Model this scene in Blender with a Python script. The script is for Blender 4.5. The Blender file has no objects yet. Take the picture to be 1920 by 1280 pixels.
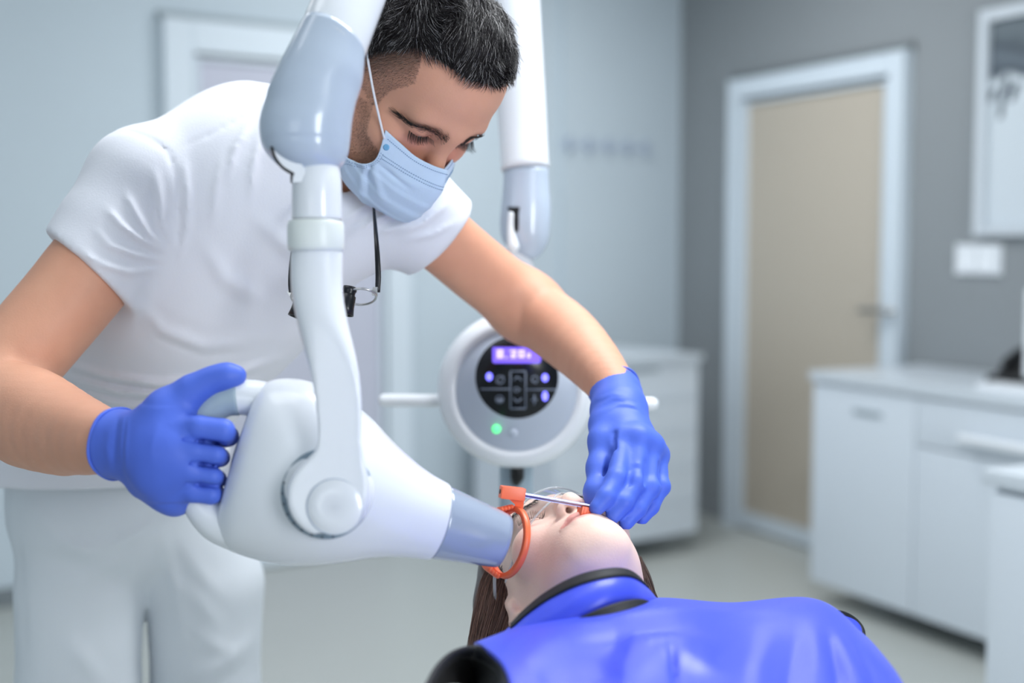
import bpy, bmesh, math, random
import numpy as np
from mathutils import Vector, Matrix

SC = bpy.context.scene
COL = SC.collection
rng = np.random.default_rng(7)
random.seed(7)

# ------------------------------------------------------------------ camera, light, exposure
PITCH = math.radians(4.41)
CAM = np.array([0.0, 0.0, 1.34])
VR = np.array([1.0, 0, 0])
VU = np.array([0, math.sin(PITCH), math.cos(PITCH)])
VF = np.array([0, math.cos(PITCH), -math.sin(PITCH)])
FPX = 2400.0

cam = bpy.data.cameras.new('camera')
cam.lens = 45.0
cam.sensor_width = 36.0
cam.clip_start = 0.02
cam.dof.use_dof = True
cam.dof.focus_distance = 1.30
cam.dof.aperture_fstop = 2.2
camo = bpy.data.objects.new('camera', cam)
COL.objects.link(camo)
camo.location = CAM
camo.rotation_euler = (math.pi / 2 - PITCH, 0, 0)
SC.camera = camo

SC.view_settings.view_transform = 'Standard'
SC.view_settings.look = 'None'
SC.view_settings.exposure = 0.0
SC.view_settings.gamma = 1.0
SC.view_settings.use_curve_mapping = False

wd = bpy.data.worlds.new('world')
SC.world = wd
wd.use_nodes = True
wd.node_tree.nodes['Background'].inputs[0].default_value = (0.62, 0.76, 1.0, 1)
wd.node_tree.nodes['Background'].inputs[1].default_value = 0.6


def area(name, loc, rot, sx, sy, power, col):
    l = bpy.data.lights.new(name, 'AREA')
    l.shape = 'RECTANGLE'
    l.size, l.size_y, l.energy, l.color = sx, sy, power, col
    o = bpy.data.objects.new(name, l)
    COL.objects.link(o)
    o.location, o.rotation_euler = loc, rot
    return o


COOL = (0.94, 0.97, 1.0)
area('ceiling_panel_light', (-0.75, 1.35, 2.76), (0, 0, 0), 1.2, 0.6, 6, COOL)
area('ceiling_panel_light', (0.6, 1.8, 2.76), (0, 0, 0), 1.2, 0.6, 52, COOL)
area('ceiling_panel_light', (-1.2, 3.2, 2.76), (0, 0, 0), 1.2, 0.6, 7, COOL)
area('ceiling_panel_light', (0.3, 4.6, 2.76), (0, 0, 0), 1.2, 0.6, 30, COOL)
area('window_and_fill_light', (2.5, -2.2, 1.6), (math.radians(82), 0, math.radians(33)), 1.2, 2.0, 122, (0.93, 0.97, 1.0))  # daylight from the window at front right
area('window_and_fill_light', (-1.2, -2.2, 1.5), (math.radians(84), 0, math.radians(-16)), 1.6, 1.5, 13, (0.93, 0.97, 1.0))  # weak fill added from camera left, not a real window


# ------------------------------------------------------------------ helpers
def P(px, py, d):
    return CAM + d * (((px - 960) / FPX) * VR + ((640 - py) / FPX) * VU + VF)


def pix(p):
    q = p - CAM
    d = q @ VF
    return 960 + FPX * (q @ VR) / d, 640 - FPX * (q @ VU) / d, d


def nrm(v):
    v = np.asarray(v, float)
    return v / (np.linalg.norm(v) + 1e-12)


def lin(c):
    return tuple((x / 255 / 12.92) if x / 255 <= 0.04045 else ((x / 255 + 0.055) / 1.055) ** 2.4 for x in c)


MATS = {}


def mat(name, rgb, rough=0.5, spec=0.5, metal=0.0, coat=0.0, vcol=False, noise=0.0, nscale=30.0, bump=0.0, bscale=200.0,
        sss=0.0, emit=None, estr=0.0, trans=0.0, ior=1.45, sheen=0.0):
    m = bpy.data.materials.new(name)
    m.use_nodes = True
    nt = m.node_tree
    b = nt.nodes['Principled BSDF']
    c = lin(rgb) + (1,)
    b.inputs['Base Color'].default_value = c
    b.inputs['Roughness'].default_value = rough
    b.inputs['Metallic'].default_value = metal
    b.inputs['Specular IOR Level'].default_value = spec
    b.inputs['Coat Weight'].default_value = coat
    b.inputs['Coat Roughness'].default_value = 0.08
    b.inputs['Transmission Weight'].default_value = trans
    b.inputs['IOR'].default_value = ior
    if sheen:
        b.inputs['Sheen Weight'].default_value = sheen
    src = None
    if vcol:
        a = nt.nodes.new('ShaderNodeAttribute')
        a.attribute_name = 'Col'
        src = a.outputs['Color']
    if noise:
        tc = nt.nodes.new('ShaderNodeTexCoord')
        n = nt.nodes.new('ShaderNodeTexNoise')
        n.inputs['Scale'].default_value = nscale
        n.inputs['Detail'].default_value = 5
        nt.links.new(tc.outputs['Object'], n.inputs['Vector'])
        r = nt.nodes.new('ShaderNodeMapRange')
        r.inputs['To Min'].default_value = 1 - noise
        r.inputs['To Max'].default_value = 1 + noise
        nt.links.new(n.outputs['Fac'], r.inputs['Value'])
        mx = nt.nodes.new('ShaderNodeVectorMath')
        mx.operation = 'MULTIPLY'
        if src:
            nt.links.new(src, mx.inputs[0])
        else:
            mx.inputs[0].default_value = c[:3]
        nt.links.new(r.outputs[0], mx.inputs[1])
        src = mx.outputs[0]
    if src:
        nt.links.new(src, b.inputs['Base Color'])
    if bump:
        tc = nt.nodes.new('ShaderNodeTexCoord')
        n = nt.nodes.new('ShaderNodeTexNoise')
        n.inputs['Scale'].default_value = bscale
        n.inputs['Detail'].default_value = 4
        nt.links.new(tc.outputs['Object'], n.inputs['Vector'])
        bp = nt.nodes.new('ShaderNodeBump')
        bp.inputs['Strength'].default_value = bump
        bp.inputs['Distance'].default_value = 0.002
        nt.links.new(n.outputs['Fac'], bp.inputs['Height'])
        nt.links.new(bp.outputs[0], b.inputs['Normal'])
    if sss:
        b.inputs['Subsurface Weight'].default_value = sss
        b.inputs['Subsurface Radius'].default_value = (0.012, 0.005, 0.003)
        b.inputs['Subsurface Scale'].default_value = 0.6
    if emit:
        b.inputs['Emission Color'].default_value = lin(emit) + (1,)
        b.inputs['Emission Strength'].default_value = estr
    MATS[name] = m
    return m


def tag(o, label=None, cat=None, group=None, kind=None):
    if label: o['label'] = label
    if cat: o['category'] = cat
    if group: o['group'] = group
    if kind: o['kind'] = kind
    return o


def empty(name, loc, label, cat, group=None):
    o = bpy.data.objects.new(name, None)
    COL.objects.link(o)
    o.location = loc
    o.empty_display_size = 0.05
    return tag(o, label, cat, group)


def mk(name, v, f, m, parent=None, smooth=True, col=None):
    v = np.asarray(v, float)
    off = np.array(parent_loc(parent)) if parent else np.zeros(3)
    me = bpy.data.meshes.new(name)
    if isinstance(f, np.ndarray):
        f = f.tolist()
    me.from_pydata((v - off).tolist(), [], f)
    me.update()
    if smooth:
        me.polygons.foreach_set('use_smooth', [True] * len(me.polygons))
    if col is not None:
        a = me.color_attributes.new('Col', 'FLOAT_COLOR', 'POINT')
        c = np.ones((len(v), 4), np.float32)
        c[:, :3] = col
        a.data.foreach_set('color', c.ravel())
    me.materials.append(MATS[m] if isinstance(m, str) else m)
    o = bpy.data.objects.new(name, me)
    COL.objects.link(o)
    if parent:
        o.parent = parent
    return o


def parent_loc(o):
    p = Vector((0, 0, 0))
    while o:
        p = p + o.location
        o = o.parent
    return p


def sharp(o, ang=40):
    o.data.set_sharp_from_angle(angle=math.radians(ang))
    return o


def cr(pts, n):
    """Catmull-Rom through pts (rows of any width), n samples."""
    p = np.asarray(pts, float)
    p = np.vstack([2 * p[0] - p[1], p, 2 * p[-1] - p[-2]])
    m = len(p) - 3
    out = []
    for t in np.linspace(0, m, n):
        i = min(int(t), m - 1)
        u = t - i
        a, b, c, d = p[i], p[i + 1], p[i + 2], p[i + 3]
        out.append(0.5 * (2 * b + (c - a) * u + (2 * a - 5 * b + 4 * c - d) * u * u + (3 * b - a - 3 * c + d) * u ** 3))
    return np.array(out)


def rings_mesh(rings, closed=False, caps=True):
    rings = np.asarray(rings)
    n, s = rings.shape[:2]
    v = rings.reshape(-1, 3)
    f = []
    for i in range(n if closed else n - 1):
        j = (i + 1) % n
        for k in range(s):
            l = (k + 1) % s
            f.append((i * s + k, i * s + l, j * s + l, j * s + k))
    if caps and not closed:
        f.append(tuple(range(s - 1, -1, -1)))
        f.append(tuple((n - 1) * s + k for k in range(s)))
    return v, f


def join(parts):
    V, F, o = [], [], 0
    for v, f in parts:
        V.append(np.asarray(v, float))
        F += [tuple(int(i) + o for i in q) for q in f]
        o += len(v)
    return np.vstack(V), F


def tube(pts, rad, seg=12, ref=None, flat=1.0, closed=False, n=None, caps=True, roundcap=False):
    """pts in world; rad scalar or per point; flat = ratio of second axis (along ref)."""
    pts = np.asarray(pts, float)
    rad = np.full(len(pts), rad) if np.isscalar(rad) else np.asarray(rad, float)
    if n:
        q = cr(np.c_[pts, rad], n)
        pts, rad = q[:, :3], q[:, 3]
    if closed:
        tg = np.roll(pts, -1, 0) - np.roll(pts, 1, 0)
    else:
        tg = np.gradient(pts, axis=0)
    up = nrm(ref) if ref is not None else None
    R = []
    prev = None
    for i in range(len(pts)):
        t = nrm(tg[i])
        if up is not None:
            b = up - t * (up @ t)
        else:
            if prev is None:
                prev = np.array([0, 0, 1.0]) if abs(t[2]) < 0.9 else np.array([1.0, 0, 0])
            b = prev - t * (prev @ t)
        b = nrm(b)
        prev = b
        a = np.cross(t, b)
        th = np.linspace(0, 2 * np.pi, seg, endpoint=False)
        R.append(pts[i] + rad[i] * (np.cos(th)[:, None] * a + flat * np.sin(th)[:, None] * b))
    if roundcap and not closed:
        def cap(r0, c, t, r):
            out = []
            for ang in (30, 55, 75):
                s = math.cos(math.radians(ang))
                out.append(c + (r0 - c) * s + t * r * math.sin(math.radians(ang)))
            return out
        R = cap(R[0], pts[0], -nrm(tg[0]), rad[0])[::-1] + R + cap(R[-1], pts[-1], nrm(tg[-1]), rad[-1])
    return rings_mesh(R, closed, caps)


def lathe(c, axis, prof, seg=48, ref=(0, 0, 1)):
    """prof: list of (r, h) along axis."""
    axis = nrm(axis)
    b = np.asarray(ref, float)
    b = nrm(b - axis * (b @ axis))
    a = np.cross(axis, b)
    th = np.linspace(0, 2 * np.pi, seg, endpoint=False)
    R = [np.asarray(c) + axis * h + r * (np.cos(th)[:, None] * a + np.sin(th)[:, None] * b) for r, h in prof]
    return rings_mesh(R)


def fr_mesh(o, ax, ay, az, lo, hi, bev=0.0):
    """Box in a local frame; bevelled."""
    bm = bmesh.new()
    bmesh.ops.create_cube(bm, size=1)
    lo, hi = np.array(lo, float), np.array(hi, float)
    for v in bm.verts:
        l = lo + (np.array(v.co) + 0.5) * (hi - lo)
        v.co = Vector(o + ax * l[0] + ay * l[1] + az * l[2])
    if bev:
        bmesh.ops.bevel(bm, geom=list(bm.edges), offset=bev, segments=2, profile=0.7, affect='EDGES')
    bmesh.ops.recalc_face_normals(bm, faces=bm.faces)
    v = np.array([x.co[:] for x in bm.verts])
    bm.verts.index_update()
    f = [tuple(x.index for x in q.verts) for q in bm.faces]
    bm.free()
    return v, f


def extrude(poly, nvec, depth):
    """poly: world points outline, extruded along nvec."""
    p = np.asarray(poly, float)
    n = len(p)
    q = p + np.asarray(nvec) * depth
    f = [tuple(range(n)), tuple(range(2 * n - 1, n - 1, -1))]
    f += [(i, i + n, (i + 1) % n + n, (i + 1) % n) for i in range(n)]
    return np.vstack([p, q]), f


def grid_surface(G, thick=0.0):
    """G: (n,m,3) grid; thick>0 makes a closed shell."""
    n, m = G.shape[:2]
    v = G.reshape(-1, 3)
    f = [(i * m + j, i * m + j + 1, (i + 1) * m + j + 1, (i + 1) * m + j) for i in range(n - 1) for j in range(m - 1)]
    if thick:
        du = np.gradient(G, axis=0)
        dv = np.gradient(G, axis=1)
        N = np.cross(du, dv)
        N /= np.linalg.norm(N, axis=2, keepdims=True) + 1e-12
        w = (G + N * thick).reshape(-1, 3)
        o = n * m
        f2 = [tuple(o + i for i in q[::-1]) for q in f]
        rim = [i for i in range(m)] + [i * m + m - 1 for i in range(1, n)] + \
              [(n - 1) * m + j for j in range(m - 2, -1, -1)] + [i * m for i in range(n - 2, 0, -1)]
        f3 = [(rim[i], o + rim[i], o + rim[(i + 1) % len(rim)], rim[(i + 1) % len(rim)]) for i in range(len(rim))]
        v = np.vstack([v, w])
        f = f + f2 + f3
    return v, f


def bicubic(C, n, m):
    """C: control net (a,b,3) interpolated by Catmull-Rom both ways."""
    C = np.asarray(C, float)
    rows = np.array([cr(r, m) for r in C])
    return np.array([cr(rows[:, j], n) for j in range(m)]).transpose(1, 0, 2)


# ---- implicit surfaces -----------------------------------------------------------------
def axis_lines(lo, hi, h, fine=()):
    """grid lines with spacing h; fine = [(a,b,hf)] finer ranges."""
    x = lo
    out = [x]
    while x < hi:
        s = h
        for a, b, hf in fine:
            if a <= x < b:
                s = min(s, hf)
        x += s
        out.append(x)
    return np.array(out)


class SDF:
    def __init__(s, xs, ys, zs):
        s.x, s.y, s.z = (a.astype(np.float32) for a in (xs, ys, zs))
        s.f = np.full((len(xs), len(ys), len(zs)), 1.0, np.float32)
        s.h = max(np.diff(a).max() for a in (xs, ys, zs))

    @classmethod
    def box(c, lo, hi, h):
        return c(*(axis_lines(lo[i], hi[i], h) for i in range(3)))

    def region(s, lo, hi, pad):
        sl = []
        for a, l, u in zip((s.x, s.y, s.z), lo, hi):
            i0 = max(np.searchsorted(a, l - pad) - 1, 0)
            i1 = min(np.searchsorted(a, u + pad) + 1, len(a))
            sl.append(slice(i0, max(i1, i0)))
        return tuple(sl), s.x[sl[0]][:, None, None], s.y[sl[1]][None, :, None], s.z[sl[2]][None, None, :]

    def put(s, sl, d, k, op):
        a = s.f[sl]
        if a.size == 0:
            return
        if op == 'add':
            r = np.minimum(a, d)
            if k > 0:
                h = np.maximum(k - np.abs(a - d), 0)
                r = r - h * h / (4 * k)
        else:
            d = -d
            r = np.maximum(a, d)
            if k > 0:
                h = np.maximum(k - np.abs(a - d), 0)
                r = r + h * h / (4 * k)
        s.f[sl] = r

    def cone(s, a, b, ra, rb, k=0.01, op='add', flat=None):
        a, b = np.asarray(a, float), np.asarray(b, float)
        r = max(ra, rb)
        sl, X, Y, Z = s.region(np.minimum(a, b) - r, np.maximum(a, b) + r, k + 3 * s.h)
        ba = b - a
        L = ba @ ba + 1e-12
        px, py, pz = X - a[0], Y - a[1], Z - a[2]
        t = np.clip((px * ba[0] + py * ba[1] + pz * ba[2]) / L, 0, 1)
        qx, qy, qz = px - t * ba[0], py - t * ba[1], pz - t * ba[2]
        if flat is None:
            d = np.sqrt(qx * qx + qy * qy + qz * qz) - (ra + t * (rb - ra))
        else:
            n, sc = flat
            n = nrm(n)
            e = qx * n[0] + qy * n[1] + qz * n[2]
            l2 = qx * qx + qy * qy + qz * qz + e * e * (1 / sc ** 2 - 1)
            rr = ra + t * (rb - ra)
            l = np.sqrt(l2)
            g = np.sqrt(np.maximum(qx * qx + qy * qy + qz * qz + e * e * (1 / sc ** 4 - 1), 1e-9))
            d = (l - rr) * l / g
        s.put(sl, d.astype(np.float32), k, op)

    def path(s, pts, rad, k=0.01, op='add', flat=None):
        for i in range(len(pts) - 1):
            s.cone(pts[i], pts[i + 1], rad[i], rad[i + 1], k if i == 0 or op != 'add' else min(k, 0.02), op, flat)

    def ell(s, c, r, M=None, k=0.01, op='add'):
        c, r = np.asarray(c, float), np.asarray(r, float) * np.ones(3)
        M = np.eye(3) if M is None else M
        e = np.sqrt((M ** 2) @ (r ** 2))
        sl, X, Y, Z = s.region(c - e, c + e, k + 3 * s.h)
        x, y, z = X - c[0], Y - c[1], Z - c[2]
        k0 = k1 = 0
        for i in range(3):
            l = x * M[0, i] + y * M[1, i] + z * M[2, i]
            k0 = k0 + (l / r[i]) ** 2
            k1 = k1 + (l / r[i] ** 2) ** 2
        k0, k1 = np.sqrt(k0), np.sqrt(k1)
        d = np.where(k1 > 1e-9, k0 * (k0 - 1) / np.maximum(k1, 1e-9), -r.min())
        s.put(sl, d.astype(np.float32), k, op)

    def cut(s, p, n, lo=None, hi=None):
        """remove the half space on the +n side of p (within a world box)."""
        n = nrm(n)
        lo = [-9] * 3 if lo is None else lo
        hi = [9] * 3 if hi is None else hi
        sl, X, Y, Z = s.region(np.array(lo), np.array(hi), 0)
        d = -((X - p[0]) * n[0] + (Y - p[1]) * n[1] + (Z - p[2]) * n[2])
        s.put(sl, d.astype(np.float32), 0.004, 'sub')

    def displace(s, fn, band=0.03):
        i, j, k = np.nonzero(np.abs(s.f) < band)
        p = np.stack([s.x[i], s.y[j], s.z[k]], 1).astype(float)
        s.f[i, j, k] -= fn(p).astype(np.float32)

    def mesh(s, smooth=2):
        f = s.f
        neg = f < 0
        c = np.zeros(tuple(n - 1 for n in f.shape), np.uint8)
        for a in (0, 1):
            for b in (0, 1):
                for d in (0, 1):
                    c += neg[a:a + c.shape[0], b:b + c.shape[1], d:d + c.shape[2]]
        I, J, K = np.nonzero((c > 0) & (c < 8))
        idx = np.full(c.shape, -1, np.int32)
        idx[I, J, K] = np.arange(len(I))
        acc = np.zeros((len(I), 3))
        cnt = np.zeros(len(I))
        cor = [(a, b, d) for a in (0, 1) for b in (0, 1) for d in (0, 1)]
        for a in cor:
            for b in cor:
                if a < b and sum(abs(p - q) for p, q in zip(a, b)) == 1:
                    fa = f[I + a[0], J + a[1], K + a[2]]
                    fb = f[I + b[0], J + b[1], K + b[2]]
                    m = (fa < 0) != (fb < 0)
                    t = np.where(m, fa / np.where(m, fa - fb, 1), 0)
                    pa = np.stack([s.x[I + a[0]], s.y[J + a[1]], s.z[K + a[2]]], 1)
                    pb = np.stack([s.x[I + b[0]], s.y[J + b[1]], s.z[K + b[2]]], 1)
                    acc += np.where(m[:, None], pa + t[:, None] * (pb - pa), 0)
                    cnt += m
        v = acc / cnt[:, None]
        F = []
        for ax in range(3):
            o1, o2 = [(1, 2), (2, 0), (0, 1)][ax]
            sl0 = [slice(1, -1)] * 3
            sl1 = [slice(1, -1)] * 3
            sl0[ax], sl1[ax] = slice(0, -1), slice(1, None)
            A, B = neg[tuple(sl0)], neg[tuple(sl1)]
            e = np.stack(np.nonzero(A != B), 1)
            if not len(e):
                continue
            flip = A[tuple(e.T)]
            base = e + 1
            base[:, ax] -= 1
            q = []
            for d1, d2 in ((1, 1), (0, 1), (0, 0), (1, 0)):
                g = base.copy()
                g[:, o1] -= d1
                g[:, o2] -= d2
                q.append(idx[tuple(g.T)])
            q = np.stack(q, 1)
            q[~flip] = q[~flip][:, ::-1]
            F.append(q)
        F = np.vstack(F)
        F = F[(F >= 0).all(1)]
        for _ in range(smooth):
            a2 = np.zeros_like(v)
            n2 = np.zeros(len(v))
            for i in range(4):
                p, q = F[:, i], F[:, (i + 1) % 4]
                for cc in range(3):
                    a2[:, cc] += np.bincount(p, v[q, cc], len(v)) + np.bincount(q, v[p, cc], len(v))
                n2 += np.bincount(p, minlength=len(v)) + np.bincount(q, minlength=len(v))
            v = 0.5 * v + 0.5 * a2 / np.maximum(n2, 1)[:, None]
        return v, F


def normals(v, F):
    n = np.cross(v[F[:, 2]] - v[F[:, 0]], v[F[:, 3]] - v[F[:, 1]])
    out = np.zeros_like(v)
    for i in range(4):
        for c in range(3):
            out[:, c] += np.bincount(F[:, i], n[:, c], len(v))
    return out / (np.linalg.norm(out, axis=1, keepdims=True) + 1e-12)


def seg_dist(u, w, poly):
    """distance (2-D) of points (u,w) to polyline, and running fraction."""
    best = np.full(len(u), 1e9)
    fr = np.zeros(len(u))
    n = len(poly) - 1
    for i in range(n):
        a, b = np.array(poly[i], float), np.array(poly[i + 1], float)
        d = b - a
        t = np.clip(((u - a[0]) * d[0] + (w - a[1]) * d[1]) / (d @ d), 0, 1)
        e = np.hypot(u - a[0] - t * d[0], w - a[1] - t * d[1])
        m = e < best
        best = np.where(m, e, best)
        fr = np.where(m, (i + t) / n, fr)
    return best, fr


def folds(p, lines, dmax=9.0, dmin=0):
    """cloth folds: lines = (polyline as seen from the doctor's front, height m, width px)."""
    u, w, d = pix(p)
    out = np.zeros(len(p))
    ok = (d < dmax) & (d > dmin)
    for poly, amp, wid in lines:
        e, t = seg_dist(u, w, poly)
        out += amp * np.exp(-(e / wid) ** 2) * np.clip(np.sin(np.pi * np.clip(t, 0.02, 0.98)), 0, 1) ** 0.7
    return np.where(ok, out, 0)


def wav(p, s, amp, seed=0):
    """cheap smooth 3-D wobble."""
    r = np.random.default_rng(seed)
    o = np.zeros(len(p))
    for i in range(5):
        k = r.normal(size=3)
        k = k / np.linalg.norm(k) * s * (0.6 + 0.35 * i)
        o += np.sin(p @ k + r.uniform(0, 6.28)) / (1 + 0.6 * i)
    return o * amp / 2


def ribbons(roots, dirs_list, width, cols):
    """hair as thin tapering three-sided blades. dirs_list: (n, k, 3) points of each strand."""
    pts = np.asarray(dirs_list)
    n, k = pts.shape[:2]
    tg = pts[:, -1] - pts[:, 0]
    rv = rng.normal(size=(n, 3))
    a = np.cross(tg, rv)
    a /= np.linalg.norm(a, axis=1, keepdims=True) + 1e-12
    b = np.cross(tg, a)
    b /= np.linalg.norm(b, axis=1, keepdims=True) + 1e-12
    V = np.zeros((n, k, 3, 3))
    for j in range(k):
        w = width * (1 - 0.8 * j / (k - 1))
        for q in range(3):
            an = 2 * math.pi * q / 3
            V[:, j, q] = pts[:, j] + (a * math.cos(an) + b * math.sin(an)) * (w if np.isscalar(w) else w[:, None])
    V = V.reshape(-1, 3)
    base = np.arange(n)[:, None] * (k * 3)
    F = []
    for j in range(k - 1):
        for q in range(3):
            r = (q + 1) % 3
            F.append(np.stack([base[:, 0] + j * 3 + q, base[:, 0] + j * 3 + r, base[:, 0] + (j + 1) * 3 + r, base[:, 0] + (j + 1) * 3 + q], 1))
    F = np.vstack(F)
    C = np.repeat(cols, k * 3, axis=0)
    return V, F, C


class Head:
    """local axes: l (the person's left), u (up), f (forward); origin between the eyes."""
    def __init__(s, L, U, F, t):
        L = nrm(L)
        U = nrm(np.array(U) - L * (np.array(U) @ L))
        F = np.cross(L, U)
        s.M = np.stack([a[0] * VR + a[1] * VU - a[2] * VF for a in (L, U, F)], 1)
        s.O = CAM + t[0] * VR + t[1] * VU - t[2] * VF

    def __call__(s, l, u, f):
        return s.O + s.M @ np.array([l, u, f], float)

    def loc(s, p):
        return (p - s.O) @ s.M


# ------------------------------------------------------------------ materials
mat('wall_paint', (194, 206, 214), 0.75, 0.3, noise=0.02, nscale=3)
mat('grey_paint', (142, 147, 150), 0.75, 0.3, noise=0.02, nscale=3)
mat('floor_vinyl', (178, 182, 178), 0.38, 0.5, noise=0.03, nscale=2.5)
mat('ceiling_paint', (225, 228, 230), 0.9, 0.2)
mat('skirting', (120, 128, 132), 0.5)
mat('door_white', (212, 222, 230), 0.45, 0.5)
mat('door_gap', (110, 116, 118), 0.6)
mat('frosted_beige', (188, 178, 163), 0.35, 0.5, noise=0.03, nscale=1.5)
mat('frosted_lilac', (190, 192, 206), 0.4, 0.5, noise=0.03, nscale=1.5)
mat('steel', (150, 150, 148), 0.3, 0.5, metal=0.9)
mat('cabinet_white', (214, 222, 230), 0.35, 0.5, noise=0.01, nscale=4)
mat('handle_white', (236, 240, 244), 0.3)
mat('worktop', (205, 213, 220), 0.3, noise=0.02, nscale=9)
mat('recess_grey', (150, 162, 168), 0.6)
mat('frame_white', (205, 212, 218), 0.5)
mat('plastic_black', (12, 13, 16), 0.35)
mat('rubber_black', (16, 17, 20), 0.55)
mat('plastic_white', (232, 236, 242), 0.22, 0.5, coat=0.35)
mat('plastic_ivory', (228, 234, 232), 0.35, 0.5)
mat('plastic_grey', (186, 199, 216), 0.22, 0.5, coat=0.35)
mat('collimator_grey', (154, 166, 186), 0.2, 0.7, coat=0.6)
mat('grip_grey', (160, 178, 190), 0.45)
mat('scale_grey', (128, 146, 160), 0.5)
mat('mark_dark', (60, 72, 84), 0.6)
mat('seam_grey', (176, 188, 204), 0.4)
mat('panel_silver', (190, 200, 216), 0.35, 0.5)
mat('panel_black', (5, 9, 20), 0.25, 0.5)
mat('icon_grey', (112, 122, 140), 0.5)
mat('screen_violet', (120, 95, 240), 0.4, emit=(125, 98, 250), estr=0.9)
mat('screen_text', (205, 190, 255), 0.4, emit=(208, 192, 255), estr=1.2)
mat('led_blue', (110, 110, 255), 0.4, emit=(120, 118, 255), estr=2.2)
mat('led_green', (90, 240, 140), 0.4, emit=(95, 240, 145), estr=1.3)
mat('orange_plastic', (255, 118, 76), 0.35, 0.5)
mat('rod_metal', (170, 174, 200), 0.3, 0.5, metal=1.0)
mat('glove_nitrile', (80, 110, 214), 0.5, 0.4, bump=0.06, bscale=260)
mat('shirt_cotton', (228, 230, 238), 0.85, 0.2, bump=0.12, bscale=500, sheen=0.2)
mat('trouser_cotton', (228, 234, 240), 0.85, 0.2, bump=0.12, bscale=420)
mat('skin', (200, 150, 120), 0.5, 0.35, vcol=True, noise=0.05, nscale=45, bump=0.12, bscale=420, sss=0.12)
mat('mask_blue', (204, 224, 246), 0.8, 0.2, bump=0.12, bscale=330)
mat('mask_stitch', (62, 112, 158), 0.8)
mat('mask_weld', (120, 180, 220), 0.7)
mat('elastic_white', (230, 232, 240), 0.7)
mat('hair', (30, 28, 30), 0.38, 0.5, vcol=True)
mat('eye_white', (215, 205, 205), 0.2)
mat('iris', (40, 26, 20), 0.15)
mat('apron_vinyl', (68, 86, 226), 0.38, 0.5, coat=0.0, bump=0.05, bscale=60)
mat('trim_black', (14, 17, 24), 0.6, bump=0.3, bscale=600)
mat('thread', (26, 38, 34), 0.7)
mat('top_black', (9, 10, 14), 0.9)
mat('chair_vinyl', (150, 165, 178), 0.4)
mat('shoe_white', (220, 222, 226), 0.5)
mat('sole_grey', (150, 152, 156), 0.7)
mat('loupe_black', (14, 16, 22), 0.3)
mat('wire_silver', (190, 190, 190), 0.25, metal=0.9)
cm = mat('clear_lens', (240, 246, 250), 0.03, 0.5)
nt_ = cm.node_tree
tr_, gs_, ms_, fr_ = (nt_.nodes.new(x) for x in ('ShaderNodeBsdfTransparent', 'ShaderNodeBsdfGlossy', 'ShaderNodeMixShader', 'ShaderNodeLayerWeight'))
tr_.inputs[0].default_value = (0.95, 0.96, 0.965, 1)
gs_.inputs['Roughness'].default_value = 0.04
fr_.inputs[0].default_value = 0.18
ge_, mm_, m2_ = (nt_.nodes.new(x) for x in ('ShaderNodeNewGeometry', 'ShaderNodeMath', 'ShaderNodeMath'))
mm_.operation, m2_.operation = 'MULTIPLY_ADD', 'MULTIPLY'
mm_.inputs[1].default_value, mm_.inputs[2].default_value = -0.8, 0.8
nt_.links.new(ge_.outputs['Backfacing'], mm_.inputs[0])
nt_.links.new(mm_.outputs[0], m2_.inputs[0])
nt_.links.new(fr_.outputs['Fresnel'], m2_.inputs[1])
nt_.links.new(m2_.outputs[0], ms_.inputs[0])
nt_.links.new(tr_.outputs[0], ms_.inputs[1])
nt_.links.new(gs_.outputs[0], ms_.inputs[2])
nt_.links.new(ms_.outputs[0], nt_.nodes['Material Output'].inputs['Surface'])
ce_ = mat('clear_edge', (222, 228, 232), 0.1, 0.6)
ce_.node_tree.nodes['Principled BSDF'].inputs['Alpha'].default_value = 0.4
mat('red_print', (170, 30, 60), 0.5)
mat('white_print', (225, 225, 230), 0.5)
mat('jeans_dark', (40, 44, 56), 0.9)

# ------------------------------------------------------------------ the room
Z = np.array([0, 0, 1.0])
CORNER = np.array([0.835, 6.5, 0])
dB = nrm([-math.cos(math.radians(34.5)), -math.sin(math.radians(34.5)), 0])
nB = np.array([-dB[1], dB[0], 0])          # into the room
dR = nrm([0.514, -1, 0])
nR = np.array([dR[1], -dR[0], 0])
H_ROOM = 2.8


def on_wall(px, py, d, n, off=0.0):
    ray = P(px, py, 1.0) - CAM
    o = CORNER + n * off
    t = ((o - CAM) @ n) / (ray @ n)
    q = CAM + ray * t - o
    return q @ d, q[2] + o[2]


def struct(o):
    o['kind'] = 'structure'
    return o


def boxo(name, o, ax, ay, az, lo, hi, m, parent=None, bev=0.0):
    v, f = fr_mesh(o, ax, ay, az, lo, hi, bev)
    ob = mk(name, v, f, m, parent, smooth=bool(bev))
    if bev:
        sharp(ob, 35)
    return ob


O0 = np.zeros(3)
E1, E2 = np.array([1.0, 0, 0]), np.array([0, 1.0, 0])
struct(boxo('floor', O0, E1, E2, Z, (-3.4, -2.5, -0.1), (5.2, 7.2, 0), 'floor_vinyl'))
struct(boxo('ceiling', O0, E1, E2, Z, (-3.4, -2.5, H_ROOM), (5.2, 7.2, H_ROOM + 0.1), 'ceiling_paint'))
struct(boxo('wall_back', CORNER, dB, nB, Z, (0, -0.12, 0), (4.9, 0, H_ROOM), 'wall_paint'))
struct(boxo('wall_right', CORNER, dR, nR, Z, (-0.1, -0.12, 0), (9.3, 0, H_ROOM), 'grey_paint'))
struct(boxo('wall_left', O0, E1, E2, Z, (-3.3, -2.4, 0), (-3.18, 3.9, H_ROOM), 'wall_paint'))
struct(boxo('wall_front', O0, E1, E2, Z, (-3.3, -2.5, 0), (5.2, -2.38, H_ROOM), 'wall_paint'))


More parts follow.
